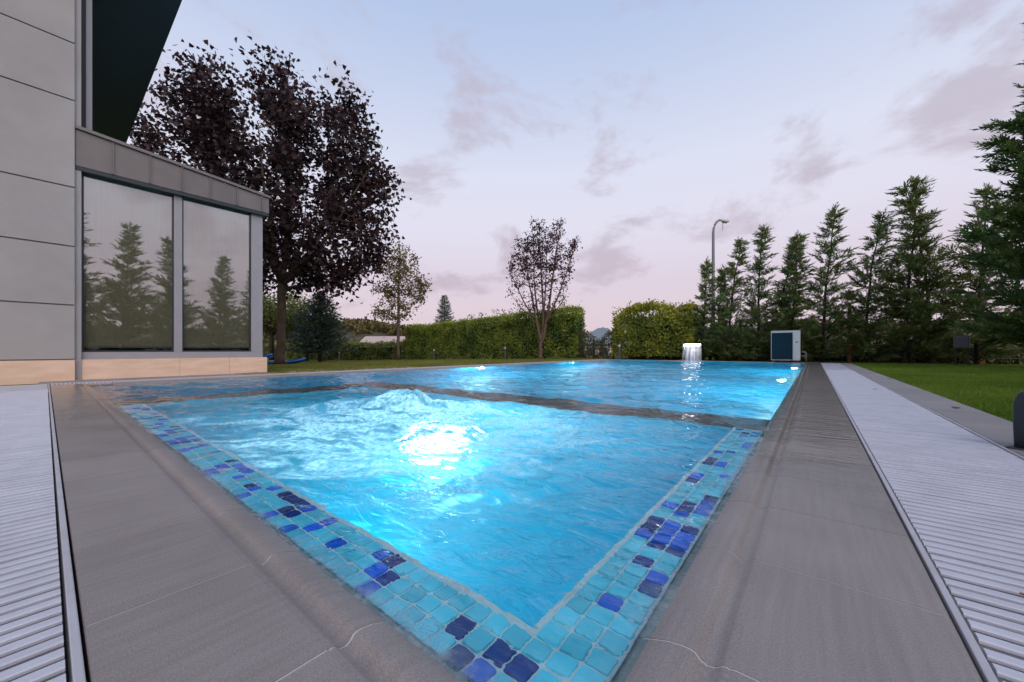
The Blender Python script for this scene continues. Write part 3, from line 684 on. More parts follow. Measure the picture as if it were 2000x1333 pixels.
def broad_tree(name, label, base, limbs, poly, depth, ntw, nlv, tmpl, lsize, bark, leafm, seed, group=None, cat="tree", droop=.0, spread=.45, twig_r=.012, lo=.35, keep=None, jit=0.0):
    """limbs: list of polylines [(u,v,z,r)...] in a frame u=RGT, v=FWD; poly: crown outline in (u,z)"""
    rng = np.random.default_rng(seed)
    root = empty(name, base, label, cat, group)
    fr = lambda u, v, z: np.array([u, 0, 0])[..., :0] if False else RGT * u + FWD * v + np.array([0, 0, z])
    tb = MB(); LP = []; LR = []
    for li, l in enumerate(limbs):
        pts = [fr(u, v, z) for u, v, z, r in l]; rs_ = [q[3] for q in l]
        # refine
        P = []; R_ = []
        for i in range(len(pts) - 1):
            k = 5
            for j in range(k):
                t = j / k; P.append(pts[i] * (1 - t) + pts[i + 1] * t + rng.normal(size=3) * rs_[i] * .10); R_.append(rs_[i] * (1 - t) + rs_[i + 1] * t)
        P.append(pts[-1]); R_.append(rs_[-1])
        if li == 0: R_[0] *= 1.35
        tb.tube(P, R_, 10 if li == 0 else 7)
        if li == 0:
            tb.build("trunk", bark, root, smooth=True); tb = MB()
            if len(limbs) > 1: 
                LP += P[-4:]; LR += R_[-4:]; continue
        LP += P[1:]; LR += R_[1:]
    LP = np.array(LP); LR = np.array(LR)
    pa = np.array(poly); lo_, hi_ = pa.min(0), pa.max(0)
    T = []
    while len(T) < ntw:
        u = rng.uniform(lo_[0], hi_[0], 400); z = rng.uniform(lo_[1], hi_[1], 400)
        ok = in_poly(u, z, poly); T += list(zip(u[ok], z[ok]))
    T = np.array(T[:ntw]) + rng.normal(size=(ntw, 2)) * jit; uc = (lo_[0] + hi_[0]) / 2; hw = (hi_[0] - lo_[0]) / 2
    zc = (lo_[1] + hi_[1]) / 2; hz = (hi_[1] - lo_[1]) / 2
    rr = np.clip(1 - ((T[:, 0] - uc) / hw) ** 2 * .8 - ((T[:, 1] - zc) / hz) ** 2 * .55, .05, 1)
    v = rng.uniform(-1, 1, ntw) * depth * rr ** .8
    TP = RGT[None] * T[:, :1] + FWD[None] * v[:, None]; TP[:, 2] = T[:, 1]
    pos = []; dirs = []
    for i in range(ntw):
        dd = np.linalg.norm(LP - TP[i], axis=1) + 1.1 * np.maximum(0, LP[:, 2] - TP[i, 2] + .15) + .02 * rng.random(len(LP))
        k = int(np.argmin(dd)); c = curve_pts(LP[k], TP[i], .07 * np.linalg.norm(TP[i] - LP[k]) * (1 if droop == 0 else -droop), 6, rng, .02 * dd[k])
        tb.tube(c, np.linspace(min(LR[k] * .45, twig_r * 2.2), twig_r * .35, 6), 4, cap=False)
        t = rng.uniform(lo, 1.04, nlv) ** .8; seg = np.clip((t * 5).astype(int), 0, 4); ft = (t * 5 - seg)[:, None]
        p = c[seg] * (1 - ft) + c[np.minimum(seg + 1, 5)] * ft
        L_ = np.linalg.norm(TP[i] - LP[k])
        p = p + rng.normal(size=(nlv, 3)) * spread * .42 * (.4 + .6 * t[:, None])
        pos.append(p); ax = (TP[i] - LP[k]) / (L_ + 1e-6); dirs.append(np.repeat(ax[None], nlv, 0))
    tb.build("branches", bark, root, smooth=True)
    pos = np.concatenate(pos); dirs = np.concatenate(dirs)
    if keep: kk = rng.random(len(pos)) < np.interp(pos[:, 2], *keep); pos = pos[kk]; dirs = dirs[kk]
    n = len(pos)
    d = dirs * .5 + rdir(rng, n) * .9; d[:, 2] -= .35
    nr = rdir(rng, n, .9)
    cl = fbm(pos[:, 0] * 1.2 + pos[:, 1] * .8, pos[:, 2] * 1.2, 2, seed)
    tint = np.clip(.5 * rng.random(n) + 1.2 * (cl - .5) + .25, 0, 1)
    V, F, tt = scatter(tmpl, pos, d, nr, rng.uniform(.65, 1.2, n) * lsize, tint)
    cr_ = link("crown", np_mesh("crown", V, F, False, {"tint": tt}), leafm, root); tag(cr_, kind="stuff")
    return root

M["leaf_maple"] = leaf_mat("maple_leaf", (.015, .009, .011), (.075, .034, .038), .5, .2)
M["leaf_plum"] = leaf_mat("plum_leaf", (.060, .018, .032), (.15, .045, .068), .5, .3)
M["leaf_birch"] = leaf_mat("young_leaf", (.14, .115, .04), (.30, .22, .08), .55, .35)
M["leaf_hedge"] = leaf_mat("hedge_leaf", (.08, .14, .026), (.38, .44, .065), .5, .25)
M["leaf_low"] = leaf_mat("low_hedge_leaf", (.07, .10, .026), (.26, .28, .055), .5, .25)
M["leaf_laurel"] = leaf_mat("laurel_leaf", (.11, .14, .018), (.46, .42, .045), .45, .35)
M["leaf_gap"] = leaf_mat("gap_shrub_leaf", (.08, .085, .04), (.18, .16, .08), .5, .3)
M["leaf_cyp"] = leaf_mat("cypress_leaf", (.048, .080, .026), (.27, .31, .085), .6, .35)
M["leaf_cyp2"] = leaf_mat("cypress_leaf_dark", (.028, .060, .018), (.14, .21, .05), .6, .3)
M["leaf_spruce"] = leaf_mat("spruce_leaf", (.05, .09, .06), (.18, .25, .19), .6, .12)
M["leaf_green"] = leaf_mat("broad_leaf", (.05, .08, .018), (.18, .20, .04), .55, .3)
M["leaf_forest"] = leaf_mat("forest_leaf", (.075, .07, .025), (.19, .145, .05), .8, .1)
M["leaf_yellow"] = leaf_mat("yellow_leaf", (.16, .18, .015), (.36, .32, .02), .5, .4)

# --- purple maple by the bay
s_ = .0198
def P2(*a): return [((x - 547) * s_ * .97, .475 + (684 - y) * s_ * .955) for x, y in a]     # outline in metres around the trunk foot
maple_poly = P2((270, 285), (292, 225), (330, 205), (322, 140), (345, 112), (375, 165), (405, 155), (421, 96), (442, 150), (470, 135), (495, 150), (520, 160), (537, 140), (545, 100), (556, 140), (574, 80), (582, 150), (612, 155), (628, 175), (636, 158), (650, 180), (680, 180), (700, 145), (722, 205), (728, 275), (742, 322), (778, 290), (780, 345), (768, 420), (756, 470), (722, 492), (722, 528), (690, 542), (650, 566), (600, 540), (560, 520), (515, 545), (440, 540), (380, 500), (330, 430), (290, 350))
def LM(*a): return [((x - 547) * s_, v, .475 + (684 - y) * s_, r) for x, y, v, r in a]
maple_limbs = [
    LM((547, 708, 0, .17), (549, 640, 0, .155), (550, 560, 0, .15), (553, 530, .05, .15)),
    LM((550, 550, 0, .10), (520, 505, .3, .085), (470, 440, .6, .07), (410, 330, .8, .05), (360, 200, .9, .02)),
    LM((551, 540, 0, .10), (535, 470, -.4, .085), (500, 380, -.7, .06), (450, 260, -.9, .04), (420, 140, -1, .015)),
    LM((553, 535, 0, .12), (560, 440, .1, .10), (556, 330, .2, .075), (550, 220, .2, .045), (560, 95, .2, .012)),
    LM((554, 540, 0, .10), (590, 490, .4, .085), (620, 400, .7, .06), (650, 300, .8, .04), (690, 165, .7, .012)),
    LM((553, 550, 0, .10), (600, 525, -.4, .08), (660, 470, -.8, .06), (710, 400, -1, .04), (765, 310, -1, .012)),
    LM((553, 560, 0, .07), (610, 545, .6, .055), (670, 520, 1.0, .035), (715, 510, 1.3, .012)),
    LM((551, 555, 0, .08), (540, 500, 1.2, .06), (530, 420, 2.2, .04), (520, 330, 2.8, .015)),
    LM((551, 550, 0, .08), (575, 495, -1.2, .06), (590, 420, -2.2, .04), (600, 330, -2.8, .015)),
    LM((549, 550, 0, .07), (480, 510, -.6, .05), (400, 440, -1, .035), (310, 310, -1.0, .012)),
]
mx_, my_ = -16.07, 5.69
broad_tree("maple_tree", "large dark purple-leaved maple beside the window bay", (mx_, my_, float(gz(mx_, my_))), maple_limbs, maple_poly, 2.5, 920, 29, MAPLE, .16, M["bark"], M["leaf_maple"], 3, spread=.55, droop=.4, jit=.22)

# --- purple plum, several stems in a V
s2 = .0251
def P3(cx_, *a): return [((x - cx_) * s2, .02 + (699 - y) * s2) for x, y in a]
def L3(cx_, *a): return [((x - cx_) * s2, v, .02 + (699 - y) * s2, r) for x, y, v, r in a]
plum_poly = P3(1068, (1002, 585), (1003, 520), (1020, 455), (1035, 475), (1047, 425), (1062, 450), (1070, 430), (1085, 445), (1108, 418), (1112, 470), (1140, 465), (1128, 500), (1122, 560), (1118, 590), (1095, 612), (1040, 605))
pl = [L3(1068, (1066, 699, 0, .10), (1065, 680, 0, .09), (1066, 665, 0, .08))]
for a in (((1066, 668, 0, .075), (1057, 620, 0, .06), (1045, 560, .1, .035), (1030, 470, .2, .008)), ((1067, 668, 0, .07), (1072, 620, .1, .06), (1068, 540, .2, .04), (1062, 430, .3, .008)),
          ((1068, 670, 0, .08), (1078, 620, -.1, .06), (1090, 530, -.2, .04), (1106, 425, -.2, .008)), ((1076, 630, -.1, .05), (1098, 580, -.3, .035), (1118, 520, -.5, .02), (1136, 470, -.5, .006)),
          ((1058, 625, 0, .05), (1035, 590, .3, .03), (1012, 540, .4, .015), (1006, 520, .4, .006)), ((1070, 640, 0, .05), (1076, 580, .6, .035), (1080, 500, .8, .02), (1078, 440, .9, .006)),
          ((1060, 610, 0, .045), (1052, 560, -.6, .03), (1050, 500, -.8, .02), (1046, 430, -.8, .006)), ((1080, 612, -.1, .04), (1100, 600, .4, .02), (1118, 575, .5, .008)), ((1056, 620, 0, .04), (1030, 605, -.3, .02), (1010, 580, -.5, .006))):
    pl.append(L3(1068, *a))
broad_tree("plum_tree", "slender purple-leaved plum with V-forked bare stems before the hedge", (-10.35, 15.2, -.05), pl, plum_poly, 1.2, 520, 15, DIA, .115, M["bark_plum"], M["leaf_plum"], 8, spread=.22, twig_r=.011, lo=.3, droop=-.3, keep=([2.2, 3.4, 4.8, 5.8, 6.6], [.12, .35, .85, 1.0, .8]))

# --- young thin tree by the hedge end
s3 = .0349
def P4(*a): return [((x - 783) * s3, .0 + (700 - y) * s3) for x, y in a]
def L4(*a): return [((x - 783) * s3, v, .0 + (700 - y) * s3, r) for x, y, v, r in a]
thin_poly = P4((724, 562), (745, 548), (742, 515), (765, 485), (795, 474), (818, 500), (822, 530), (850, 552), (835, 575), (812, 600), (800, 622), (775, 625), (745, 615), (728, 605), (750, 590))
tl = [L4((783, 701, 0, .11), (783, 620, 0, .09), (784, 550, 0, .06), (786, 480, 0, .012))]
for a in (((783, 618, 0, .03), (760, 610, .1, .02), (735, 606, .1, .006)), ((783, 600, 0, .03), (805, 600, -.2, .02), (820, 590, -.2, .006)), ((784, 580, 0, .03), (755, 565, .2, .02), (730, 562, .2, .006)), ((784, 575, 0, .03), (815, 565, .1, .02), (845, 553, .2, .006)), ((784, 550, 0, .03), (765, 525, -.3, .02), (748, 515, -.4, .006)), ((785, 540, 0, .03), (803, 520, .3, .02), (815, 505, .4, .006)), ((784, 520, 0, .02), (785, 500, .1, .015), (790, 478, .1, .006))):
    tl.append(L4(*a))
broad_tree("young_tree", "thin young tree with sparse yellowish leaves at the hedge end", (-22.1, 15.1, float(gz(-22.1, 15)) ), tl, thin_poly, 1.9, 260, 14, DIA, .19, M["bark_grey"], M["leaf_birch"], 12, spread=.42, twig_r=.012, lo=.35)

# ------------------------------------------------------------------ conifers
def cypress(H, W, seed, lean=(0, 0), needle=.15, leafm="leaf_cyp", nbr=110, low=1.25):
    rng = np.random.default_rng(seed); tb = MB()
    k = 12; zt_ = np.linspace(0, 1, k)
    wob = np.cumsum(rng.normal(size=(k, 2)) * .025, 0) * zt_[:, None]
    tr = np.stack([wob[:, 0] + lean[0] * zt_ ** 2.2, wob[:, 1] + lean[1] * zt_ ** 2.2, H * zt_], 1)
    tb.tube(tr, list(lerp(.060, .006, zt_)), 7)
    P, D, Nn, S, Tt = [], [], [], [], []
    def plume(p0, d, nr, L_, tone):
        """feathery spray: an axis with acute side leaflets that shorten to the tip"""
        d = d / np.linalg.norm(d); sd = np.cross(nr, d); sd /= np.linalg.norm(sd) + 1e-9; m = max(4, int(L_ / .036))
        for q in range(m):
            f = (q + rng.random() * .6) / m; p = p0 + d * L_ * f + np.array([0, 0, -.06 * L_ * f * f])
            for sg in (-1, 1):
                P.append(p); D.append(d * .85 + sd * sg * .55 + rng.normal(size=3) * .16); Nn.append(nr + rng.normal(size=3) * .3)
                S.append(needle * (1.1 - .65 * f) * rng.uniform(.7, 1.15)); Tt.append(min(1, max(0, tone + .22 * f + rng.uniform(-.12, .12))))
        P.append(p0 + d * L_ * .92); D.append(d); Nn.append(nr); S.append(needle * .7); Tt.append(min(1, tone + .25))
    for b in range(nbr):
        t = (b + rng.random()) / nbr; t = t ** low * .975 + .012
        prof = .95 if t < .10 else (1.0 if t < .26 else (1 - .88 * ((t - .26) / .74) ** .9)); prof *= rng.uniform(.45, 1.25)
        if rng.random() < .12: prof *= 1.3
        Lb = max(.12, W * prof); az = b * 2.39996 + rng.normal() * .6; e = rad(rng.uniform(22, 50) + 14 * t)
        i = t * (k - 1); i0 = min(int(i), k - 2); st = tr[i0] * (1 - (i - i0)) + tr[i0 + 1] * (i - i0)
        hd = np.array([math.cos(az), math.sin(az), 0.]); side = np.array([-math.sin(az), math.cos(az), 0.])
        dr = hd * math.cos(e) + np.array([0, 0, math.sin(e)])
        nseg = 6; cp = np.array([st + dr * Lb * q + np.array([lean[0] * .5 * Lb, lean[1] * .3 * Lb, -.20 * Lb]) * (q ** 2) + hd * .12 * Lb * q ** 2 for q in np.linspace(0, 1, nseg)])
        tb.tube(cp, list(np.linspace(.013 * (1.2 - t), .003, nseg)), 3, cap=False)
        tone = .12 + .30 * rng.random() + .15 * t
        npl = max(3, int(Lb / .125)); lo_s = .08 + .22 * rng.random()
        for j in range(npl):
            q = lo_s + (1 - lo_s) * (j + .6 * rng.random()) / npl; x = q * (nseg - 1); x0 = min(int(x), nseg - 2); p = cp[x0] * (1 - (x - x0)) + cp[x0 + 1] * (x - x0)
            ax = cp[x0 + 1] - cp[x0]; ax /= np.linalg.norm(ax)
            for sg in (-1, 1):
                if rng.random() < .2: continue
                roll = rng.normal() * .7; up = np.cross(ax, side); sdv = side * math.cos(roll) + up * math.sin(roll)
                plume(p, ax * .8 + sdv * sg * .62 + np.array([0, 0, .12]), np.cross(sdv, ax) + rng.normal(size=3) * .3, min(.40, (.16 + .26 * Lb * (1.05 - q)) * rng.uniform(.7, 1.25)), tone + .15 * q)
        ax = cp[-1] - cp[-2]; plume(cp[-1] - ax * .4, ax, np.cross(side, ax), .22 + .10 * Lb, tone + .2)
    for q in np.linspace(.86, 1.0, 9):
        i = q * (k - 1); i0 = min(int(i), k - 2); p = tr[i0] * (1 - (i - i0)) + tr[i0 + 1] * (i - i0)
        plume(p, np.array([0, 0, 1.]) + rng.normal(size=3) * .35 + np.array([lean[0] * .5, 0, 0]), rng.normal(size=3), .20, .4)
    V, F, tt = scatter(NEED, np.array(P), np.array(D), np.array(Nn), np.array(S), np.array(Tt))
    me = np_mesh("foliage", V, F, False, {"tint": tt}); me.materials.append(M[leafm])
    tm_ = tb.mesh("trunk", True); tm_.materials.append(M["bark_dark"])
    return tm_, me
def place_cypress(ms, loc, rz, label, group, sc_=1.0, name="cypress_tree"):
    r = empty(name, loc, label, "cypress", group, rz)
    a = link("trunk", ms[0], None, r); c = link("crown", ms[1], None, r); tag(c, kind="stuff")
    if sc_ != 1: r.scale = (sc_,) * 3
    return r
# wind bends the tips towards +X
row = [(-3.50, 3.95, .78, "short cypress at the end of the row beside the yellow-green laurel"), (-3.02, 3.65, .62, "low cypress in front of the street lamp mast"), (-2.54, 4.55, .80, "cypress just beyond the street lamp mast"), (-1.62, 4.9, .88, "tall pointed cypress behind the waterfall side of the heat pump"),
       (-1.02, 4.3, .78, "narrow cypress behind the grille of the heat pump"), (-.62, 4.35, .78, "cypress behind the white end panel of the heat pump"), (.23, 5.15, 1.10, "tall cypress with open feathery tip beside a wooden stake"), (1.33, 4.75, 1.0, "dark cypress between the wooden stake and the tallest pair"),
       (2.16, 5.55, 1.05, "cypress with bare wind-bent tip, one of the tallest pair"), (2.72, 5.5, 1.25, "leaning cypress with broad tufts, the other of the tallest pair"), (3.66, 5.0, 1.25, "spreading cypress behind the electrical box")]
for i, (x, H, W, lb) in enumerate(row):
    ms = cypress(H, W * .97, 100 + i, lean=(.18 + .25 * ((i * 37) % 5) / 4, .0) if i != 9 else (-.55, 0), nbr=int(52 + 10 * H))
    place_cypress(ms, (x, 16.6 + .25 * math.sin(i * 2.1), -.04), 0, lb, "cypress row along the back fence")
big = cypress(9.3, 1.75, 140, lean=(.2, 0), nbr=330, needle=.17, low=1.05, leafm="leaf_cyp2")
place_cypress(big, (4.25, 13.4, -.04), .4, "huge dense dark green cypress towering at the lawn corner", "cypress row along the back fence")
b2 = cypress(5.9, 1.35, 141, lean=(.25, .1), nbr=170, leafm="leaf_cyp2")
for i, (x, y, s, rz, lb) in enumerate(((6.5, .5, 1.02, .3, "boundary cypress level with the short end of the pool"), (6.6, 2.0, .93, 2.0, "boundary cypress level with the window bay"), (6.5, 3.6, .88, 4.1, "boundary cypress level with the middle of the spa lawn"), (6.7, 5.2, .82, 1.1, "boundary cypress level with the first pool lamp"), (6.5, 6.7, .74, 5.2, "small boundary cypress past the first pool lamp"), (6.6, 8.4, .9, 3.0, "boundary cypress halfway down the lawn"), (6.2, 10.2, 1.0, .9, "boundary cypress next to the huge dark one"), (6.6, -1.4, 1.1, 3.6, "boundary cypress behind the terrace paving"))):
    place_cypress(b2, (x, y, -.04), rz, lb, "cypresses along the side boundary", s)

# ------------------------------------------------------------------ hedges and shrubs
def hedge(name, label, x0, x1, y0, y1, H, n, size, leafm, seed, group=None, top_amp=.12, stems=True, dens_top=.25, zlow=0.0, core=True, tint_fn=None, hfn=None):
    rng = np.random.default_rng(seed); cxm = (x0 + x1) / 2
    root = empty(name, (cxm, (y0 + y1) / 2, float(gz(cxm, 0))), label, "hedge", group)
    hh = hfn or (lambda x: H)
    which = rng.random(n); x = rng.uniform(x0, x1, n); y = np.empty(n); z = np.empty(n)
    hloc = np.array([hh(v) for v in x]) + (fbm(x * 1.3, y0 + x * 0, 3, seed) - .5) * 2 * top_amp
    front = which < .62; top = (which >= .62) & (which < .62 + dens_top); end = ~(front | top)
    dep = np.abs(rng.normal(size=n)) * .13
    lump = (fbm(x * 1.6, rng.random(n) * 0 + 3, 3, seed + 1) - .5) * .3
    z[:] = zlow + rng.random(n) * (hloc - zlow); y[:] = rng.uniform(y0, y1, n)
    lz = (fbm(x * 1.8, z * 1.8, 3, seed + 2) - .5) * .35
    y[front] = (y0 + dep + lz)[front]
    z[top] = (hloc - dep * .8 + rng.exponential(.045, n))[top]
    xe = np.where(rng.random(n) < .5, x0 + dep, x1 - dep); x = np.where(end, xe, x)
    nr = np.zeros((n, 3)); nr[front] = (0, -1, .35); nr[top] = (0, -.2, 1); nr[end, 0] = np.where(xe[end] > cxm, 1, -1)
    nr += rng.normal(size=(n, 3)) * .55; d = rdir(rng, n); d[:, 2] -= .1
    g = gz(x, y) - gz(cxm, 0)
    pos = np.stack([x - cxm, y - (y0 + y1) / 2, z + g], 1)
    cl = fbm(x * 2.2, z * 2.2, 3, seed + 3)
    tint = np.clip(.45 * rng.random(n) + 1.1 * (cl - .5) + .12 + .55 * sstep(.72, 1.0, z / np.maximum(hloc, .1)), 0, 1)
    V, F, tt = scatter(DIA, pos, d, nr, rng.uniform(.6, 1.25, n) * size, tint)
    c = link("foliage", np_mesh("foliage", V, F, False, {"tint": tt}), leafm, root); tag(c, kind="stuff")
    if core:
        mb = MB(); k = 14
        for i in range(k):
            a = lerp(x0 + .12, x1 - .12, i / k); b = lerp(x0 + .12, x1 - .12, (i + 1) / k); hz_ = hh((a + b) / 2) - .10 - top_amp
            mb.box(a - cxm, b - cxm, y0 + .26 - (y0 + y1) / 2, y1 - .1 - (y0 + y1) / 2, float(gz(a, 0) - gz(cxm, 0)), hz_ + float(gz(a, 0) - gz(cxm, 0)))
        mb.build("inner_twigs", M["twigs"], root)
    if stems:
        mb = MB()
        for i in range(int((x1 - x0) * 3)):
            a = rng.uniform(x0, x1) - cxm; zz0 = float(gz(a + cxm, 0) - gz(cxm, 0)); q = rng.uniform(y0 + .15, y1) - (y0 + y1) / 2
            mb.tube([(a, q, zz0 - .03), (a + rng.normal() * .08, q, zz0 + H * .5), (a + rng.normal() * .15, q, zz0 + H * .85)], [.022, .015, .006], 5, cap=False)
        mb.build("stems", M["bark_grey"], root)
    return root
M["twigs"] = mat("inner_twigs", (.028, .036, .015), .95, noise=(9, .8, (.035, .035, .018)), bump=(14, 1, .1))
hedge("privet_hedge", "tall clipped dark green hedge behind the plum tree", -22.6, -8.9, 16.0, 16.9, 2.38, 48000, .095, M["leaf_hedge"], 31, hfn=lambda x: 2.30 + .012 * (x + 22.6))
hedge("laurel_hedge", "loose yellow-green laurel hedge with bare lower stems between gap and cypresses", -7.1, -3.75, 16.0, 17.1, 2.35, 9000, .125, M["leaf_laurel"], 32, top_amp=.22, zlow=.15, core=False, hfn=lambda x: 2.32 - .9 * max(0, (-6.5 - x)) - .15 * (x > -4.6))
hedge("laurel_hedge", "dim inner rank of laurel closing the back of the yellow-green hedge", -6.9, -3.6, 17.2, 17.9, 1.9, 4500, .15, M["leaf_low"], 36, top_amp=.2, core=True, hfn=lambda x: 1.85)
hedge("low_hedge", "low dark hedge running behind the spruce and maple trunk", -50, -22.7, 16.0, 17.0, 1.25, 20000, .15, M["leaf_low"], 33, top_amp=.18, hfn=lambda x: 1.25 + .012 * (-x - 22))
hedge("back_hedge", "low dark hedge standing behind the wire fence and cypress row", -3.3, 10, 18.0, 18.8, .9, 8000, .12, M["leaf_low"], 38, top_amp=.25, hfn=lambda x: .8 + .25 * math.sin(x * 1.3))
hedge("gap_shrubs", "sparse brownish shrubs filling the gap between the two hedges", -8.9, -7.1, 16.15, 16.7, 1.05, 2600, .085, M["leaf_gap"], 34, top_amp=.30, core=False, hfn=lambda x: 1.05 + .5 * max(0, (-8.3 - x)) + .25 * math.sin(x * 5))
def shrub(name, label, loc, r, h, n, size, leafm, seed, group=None):
    rng = np.random.default_rng(seed); root = empty(name, loc, label, "shrub", group)
    v = rdir(rng, n, .2); rr = rng.random(n) ** .45 * (0.75 + .5 * fbm(v[:, 0] * 2 + 5, v[:, 2] * 2 + v[:, 1], 3, seed))
    pos = v * rr[:, None] * np.array([r, r, h * .5]); pos[:, 2] += h * .52
    cl = fbm(pos[:, 0] * 2.5 + 9, pos[:, 2] * 2.5, 2, seed)
    tint = np.clip(.4 * rng.random(n) + 1.3 * (cl - .5) + .3, 0, 1)
    V, F, tt = scatter(DIA, pos, rdir(rng, n), v + rng.normal(size=(n, 3)) * .5, rng.uniform(.6, 1.2, n) * size, tint)
    tag(link("foliage", np_mesh("foliage", V, F, False, {"tint": tt}), leafm, root), kind="stuff")
    mb = MB()
    for i in range(7):
        a = rng.normal(size=2) * r * .4; mb.tube([(a[0] * .2, a[1] * .2, -.05), (a[0] * .7, a[1] * .7, h * .4), (a[0] * 1.2, a[1] * 1.2, h * .8)], [.03, .02, .006], 5, cap=False)
    mb.build("stems", M["bark_dark"], root)
    return root
for x, y, h, lb in ((-2.0, 17.6, 1.5, "bright yellow-green shrub glimpsed beside the stake near the waterfall"), (-1.3, 17.5, 1.0, "small bright yellow-green shrub glimpsed beside the heat pump"), (-3.4, 17.5, 1.1, "bright yellow-green shrub behind the short end cypress")):
    shrub("yellow_shrub", lb, (x, y, -.04), .35, h, 500, .11, M["leaf_yellow"], int(-x * 10), "yellow-green shrubs behind the cypress row")
# loose twigs standing above the tall hedge
tw = MB(); rng = np.random.default_rng(77); pp = []
for i in range(26):
    x = rng.uniform(-18.5, -10.5); y = rng.uniform(17.8, 18.4); h = rng.uniform(2.5, 3.15); l = rng.normal() * .25
    tw.tube([(x, y, 0), (x, y, 1.8), (x + l, y, h)], [.02, .015, .004], 4, cap=False)
    for q in range(26): pp.append((x + l * rng.uniform(.5, 1.1) + rng.normal() * .16, y + rng.normal() * .1, h - rng.exponential(.22)))
tr_ = empty("shrub", (-14, 18, -.1), "straggly grey-green twigs standing above the tall clipped hedge", "shrub")
o = tw.build("stems", M["bark_grey"], tr_); o.location = (14, -18, .1)
pp = np.array(pp); V, F, tt = scatter(DIA, pp, rdir(rng, len(pp)), rdir(rng, len(pp), .5), rng.uniform(.08, .15, len(pp)), rng.random(len(pp)))
o = link("foliage", np_mesh("foliage", V, F, False, {"tint": tt}), M["leaf_gap"], tr_); o.location = (14, -18, .1); tag(o, kind="stuff")

# spruce and broad trees behind the maple
def spruce(name, label, loc, H, R, seed, leafm, needle, nb=150, group=None):
    rng = np.random.default_rng(seed); root = empty(name, loc, label, "conifer", group); tb = MB(); P, D, Nn, S, T = [], [], [], [], []
    tb.tube([(0, 0, -.05), (0, 0, H * .5), (0, 0, H)], [H * .022 + .03, H * .012 + .015, .008], 8)
    for b in range(nb):
        t = (b + rng.random()) / nb; z = H * (.14 + .85 * t); L_ = R * (1 - t) ** .75 * rng.uniform(.75, 1.15) + .06; az = b * 2.4 + rng.normal() * .3
        hd = np.array([math.cos(az), math.sin(az), 0.]); sd = np.array([-math.sin(az), math.cos(az), 0.])
        cp = np.array([np.array([0, 0, z]) + hd * L_ * q + np.array([0, 0, 1]) * (L_ * (-.16 * q + .24 * q * q * (1 - t * .2)) + L_ * .5 * t * q) for q in np.linspace(0, 1, 5)])
        tb.tube(cp, list(np.linspace(.025, .004, 5)), 4, cap=False)
        for j in range(max(6, int(L_ / .05))):
            q = rng.uniform(.15, 1.02); x = min(q * 4, 3.999); x0 = int(x); p = cp[x0] * (1 - x + x0) + cp[x0 + 1] * (x - x0)
            for sg in (-1, 1):
                off = sd * sg * rng.uniform(0, .34) * L_ * (1.05 - q); P.append(p + off + rng.normal(size=3) * .02); D.append(hd * .8 + sd * sg * .7 + rng.normal(size=3) * .3 + np.array([0, 0, .15])); Nn.append(np.array([0, 0, 1]) + rng.normal(size=3) * .4); S.append(needle * rng.uniform(.7, 1.2)); T.append(np.clip(.25 + .5 * q * rng.random() + .25 * rng.random(), 0, 1))
    tb.build("trunk", M["bark"], root, smooth=True)
    V, F, tt = scatter(NEED, np.array(P), np.array(D), np.array(Nn), np.array(S), np.array(T))
    tag(link("crown", np_mesh("crown", V, F, False, {"tint": tt}), leafm, root), kind="stuff"); return root
spruce("spruce_tree", "blue-green spruce with drooping skirts on the lawn behind the maple", (-20.9, 9.35, float(gz(-20.9, 9))), 3.75, 1.75, 61, M["leaf_spruce"], .24, 170)
spruce("fir_tree", "small distant pointed fir tip above the tall hedge", (-34.5, 30, -.4), 7.35, 1.9, 62, M["leaf_spruce"], .32, 150)
def ball_tree(name, label, loc, H, R, seed, leafm, n, size, group=None):
    rng = np.random.default_rng(seed); root = empty(name, loc, label, "tree", group); tb = MB()
    tb.tube([(0, 0, -.1), (0, 0, H * .35), (.1, .05, H * .7)], [.14, .11, .04], 7)
    P = []; nc = 26
    for i in range(nc):
        c = rdir(rng, 1)[0] * rng.random() ** .4 * np.array([R, R, H * .36]); c[2] += H * .60
        tb.tube([(0, 0, H * .35), tuple(c * .6 + np.array([0, 0, H * .18])), tuple(c)], [.05, .03, .01], 4, cap=False)
        P.append(c + rdir(rng, n // nc) * (rng.random(n // nc) ** .5 * R * .36)[:, None])
    P = np.concatenate(P); cl = fbm(P[:, 0] + P[:, 1], P[:, 2], 3, seed); m = len(P)
    tint = np.clip(.4 * rng.random(m) + 1.3 * (cl - .5) + .2 + .25 * P[:, 2] / H, 0, 1)
    tb.build("trunk", M["bark"], root, smooth=True)
    V, F, tt = scatter(DIA, P, rdir(rng, m), rdir(rng, m, .6), rng.uniform(.6, 1.2, m) * size, tint)
    tag(link("crown", np_mesh("crown", V, F, False, {"tint": tt}), leafm, root), kind="stuff"); return root
for i, (x, y, H, R, lb) in enumerate(((-31.5, 13.1, 5.6, 2.4, "rounded green tree behind the spruce"), (-29.3, 9.8, 5.3, 2.2, "green tree showing between the bay and the maple trunk"), (-35.5, 12.0, 6.3, 2.8, "taller green tree at the back of the clump behind the maple"), (-33.0, 9.0, 6.0, 2.5, "green tree half hidden by the window bay"), (-27.6, 12.6, 3.3, 1.4, "low rounded green tree just beyond the spruce"))):
    ball_tree("broadleaf_tree", lb, (x, y, float(gz(x, y))), H, R, 70 + i, M["leaf_green"], 3600, .20, "green trees behind the lawn")
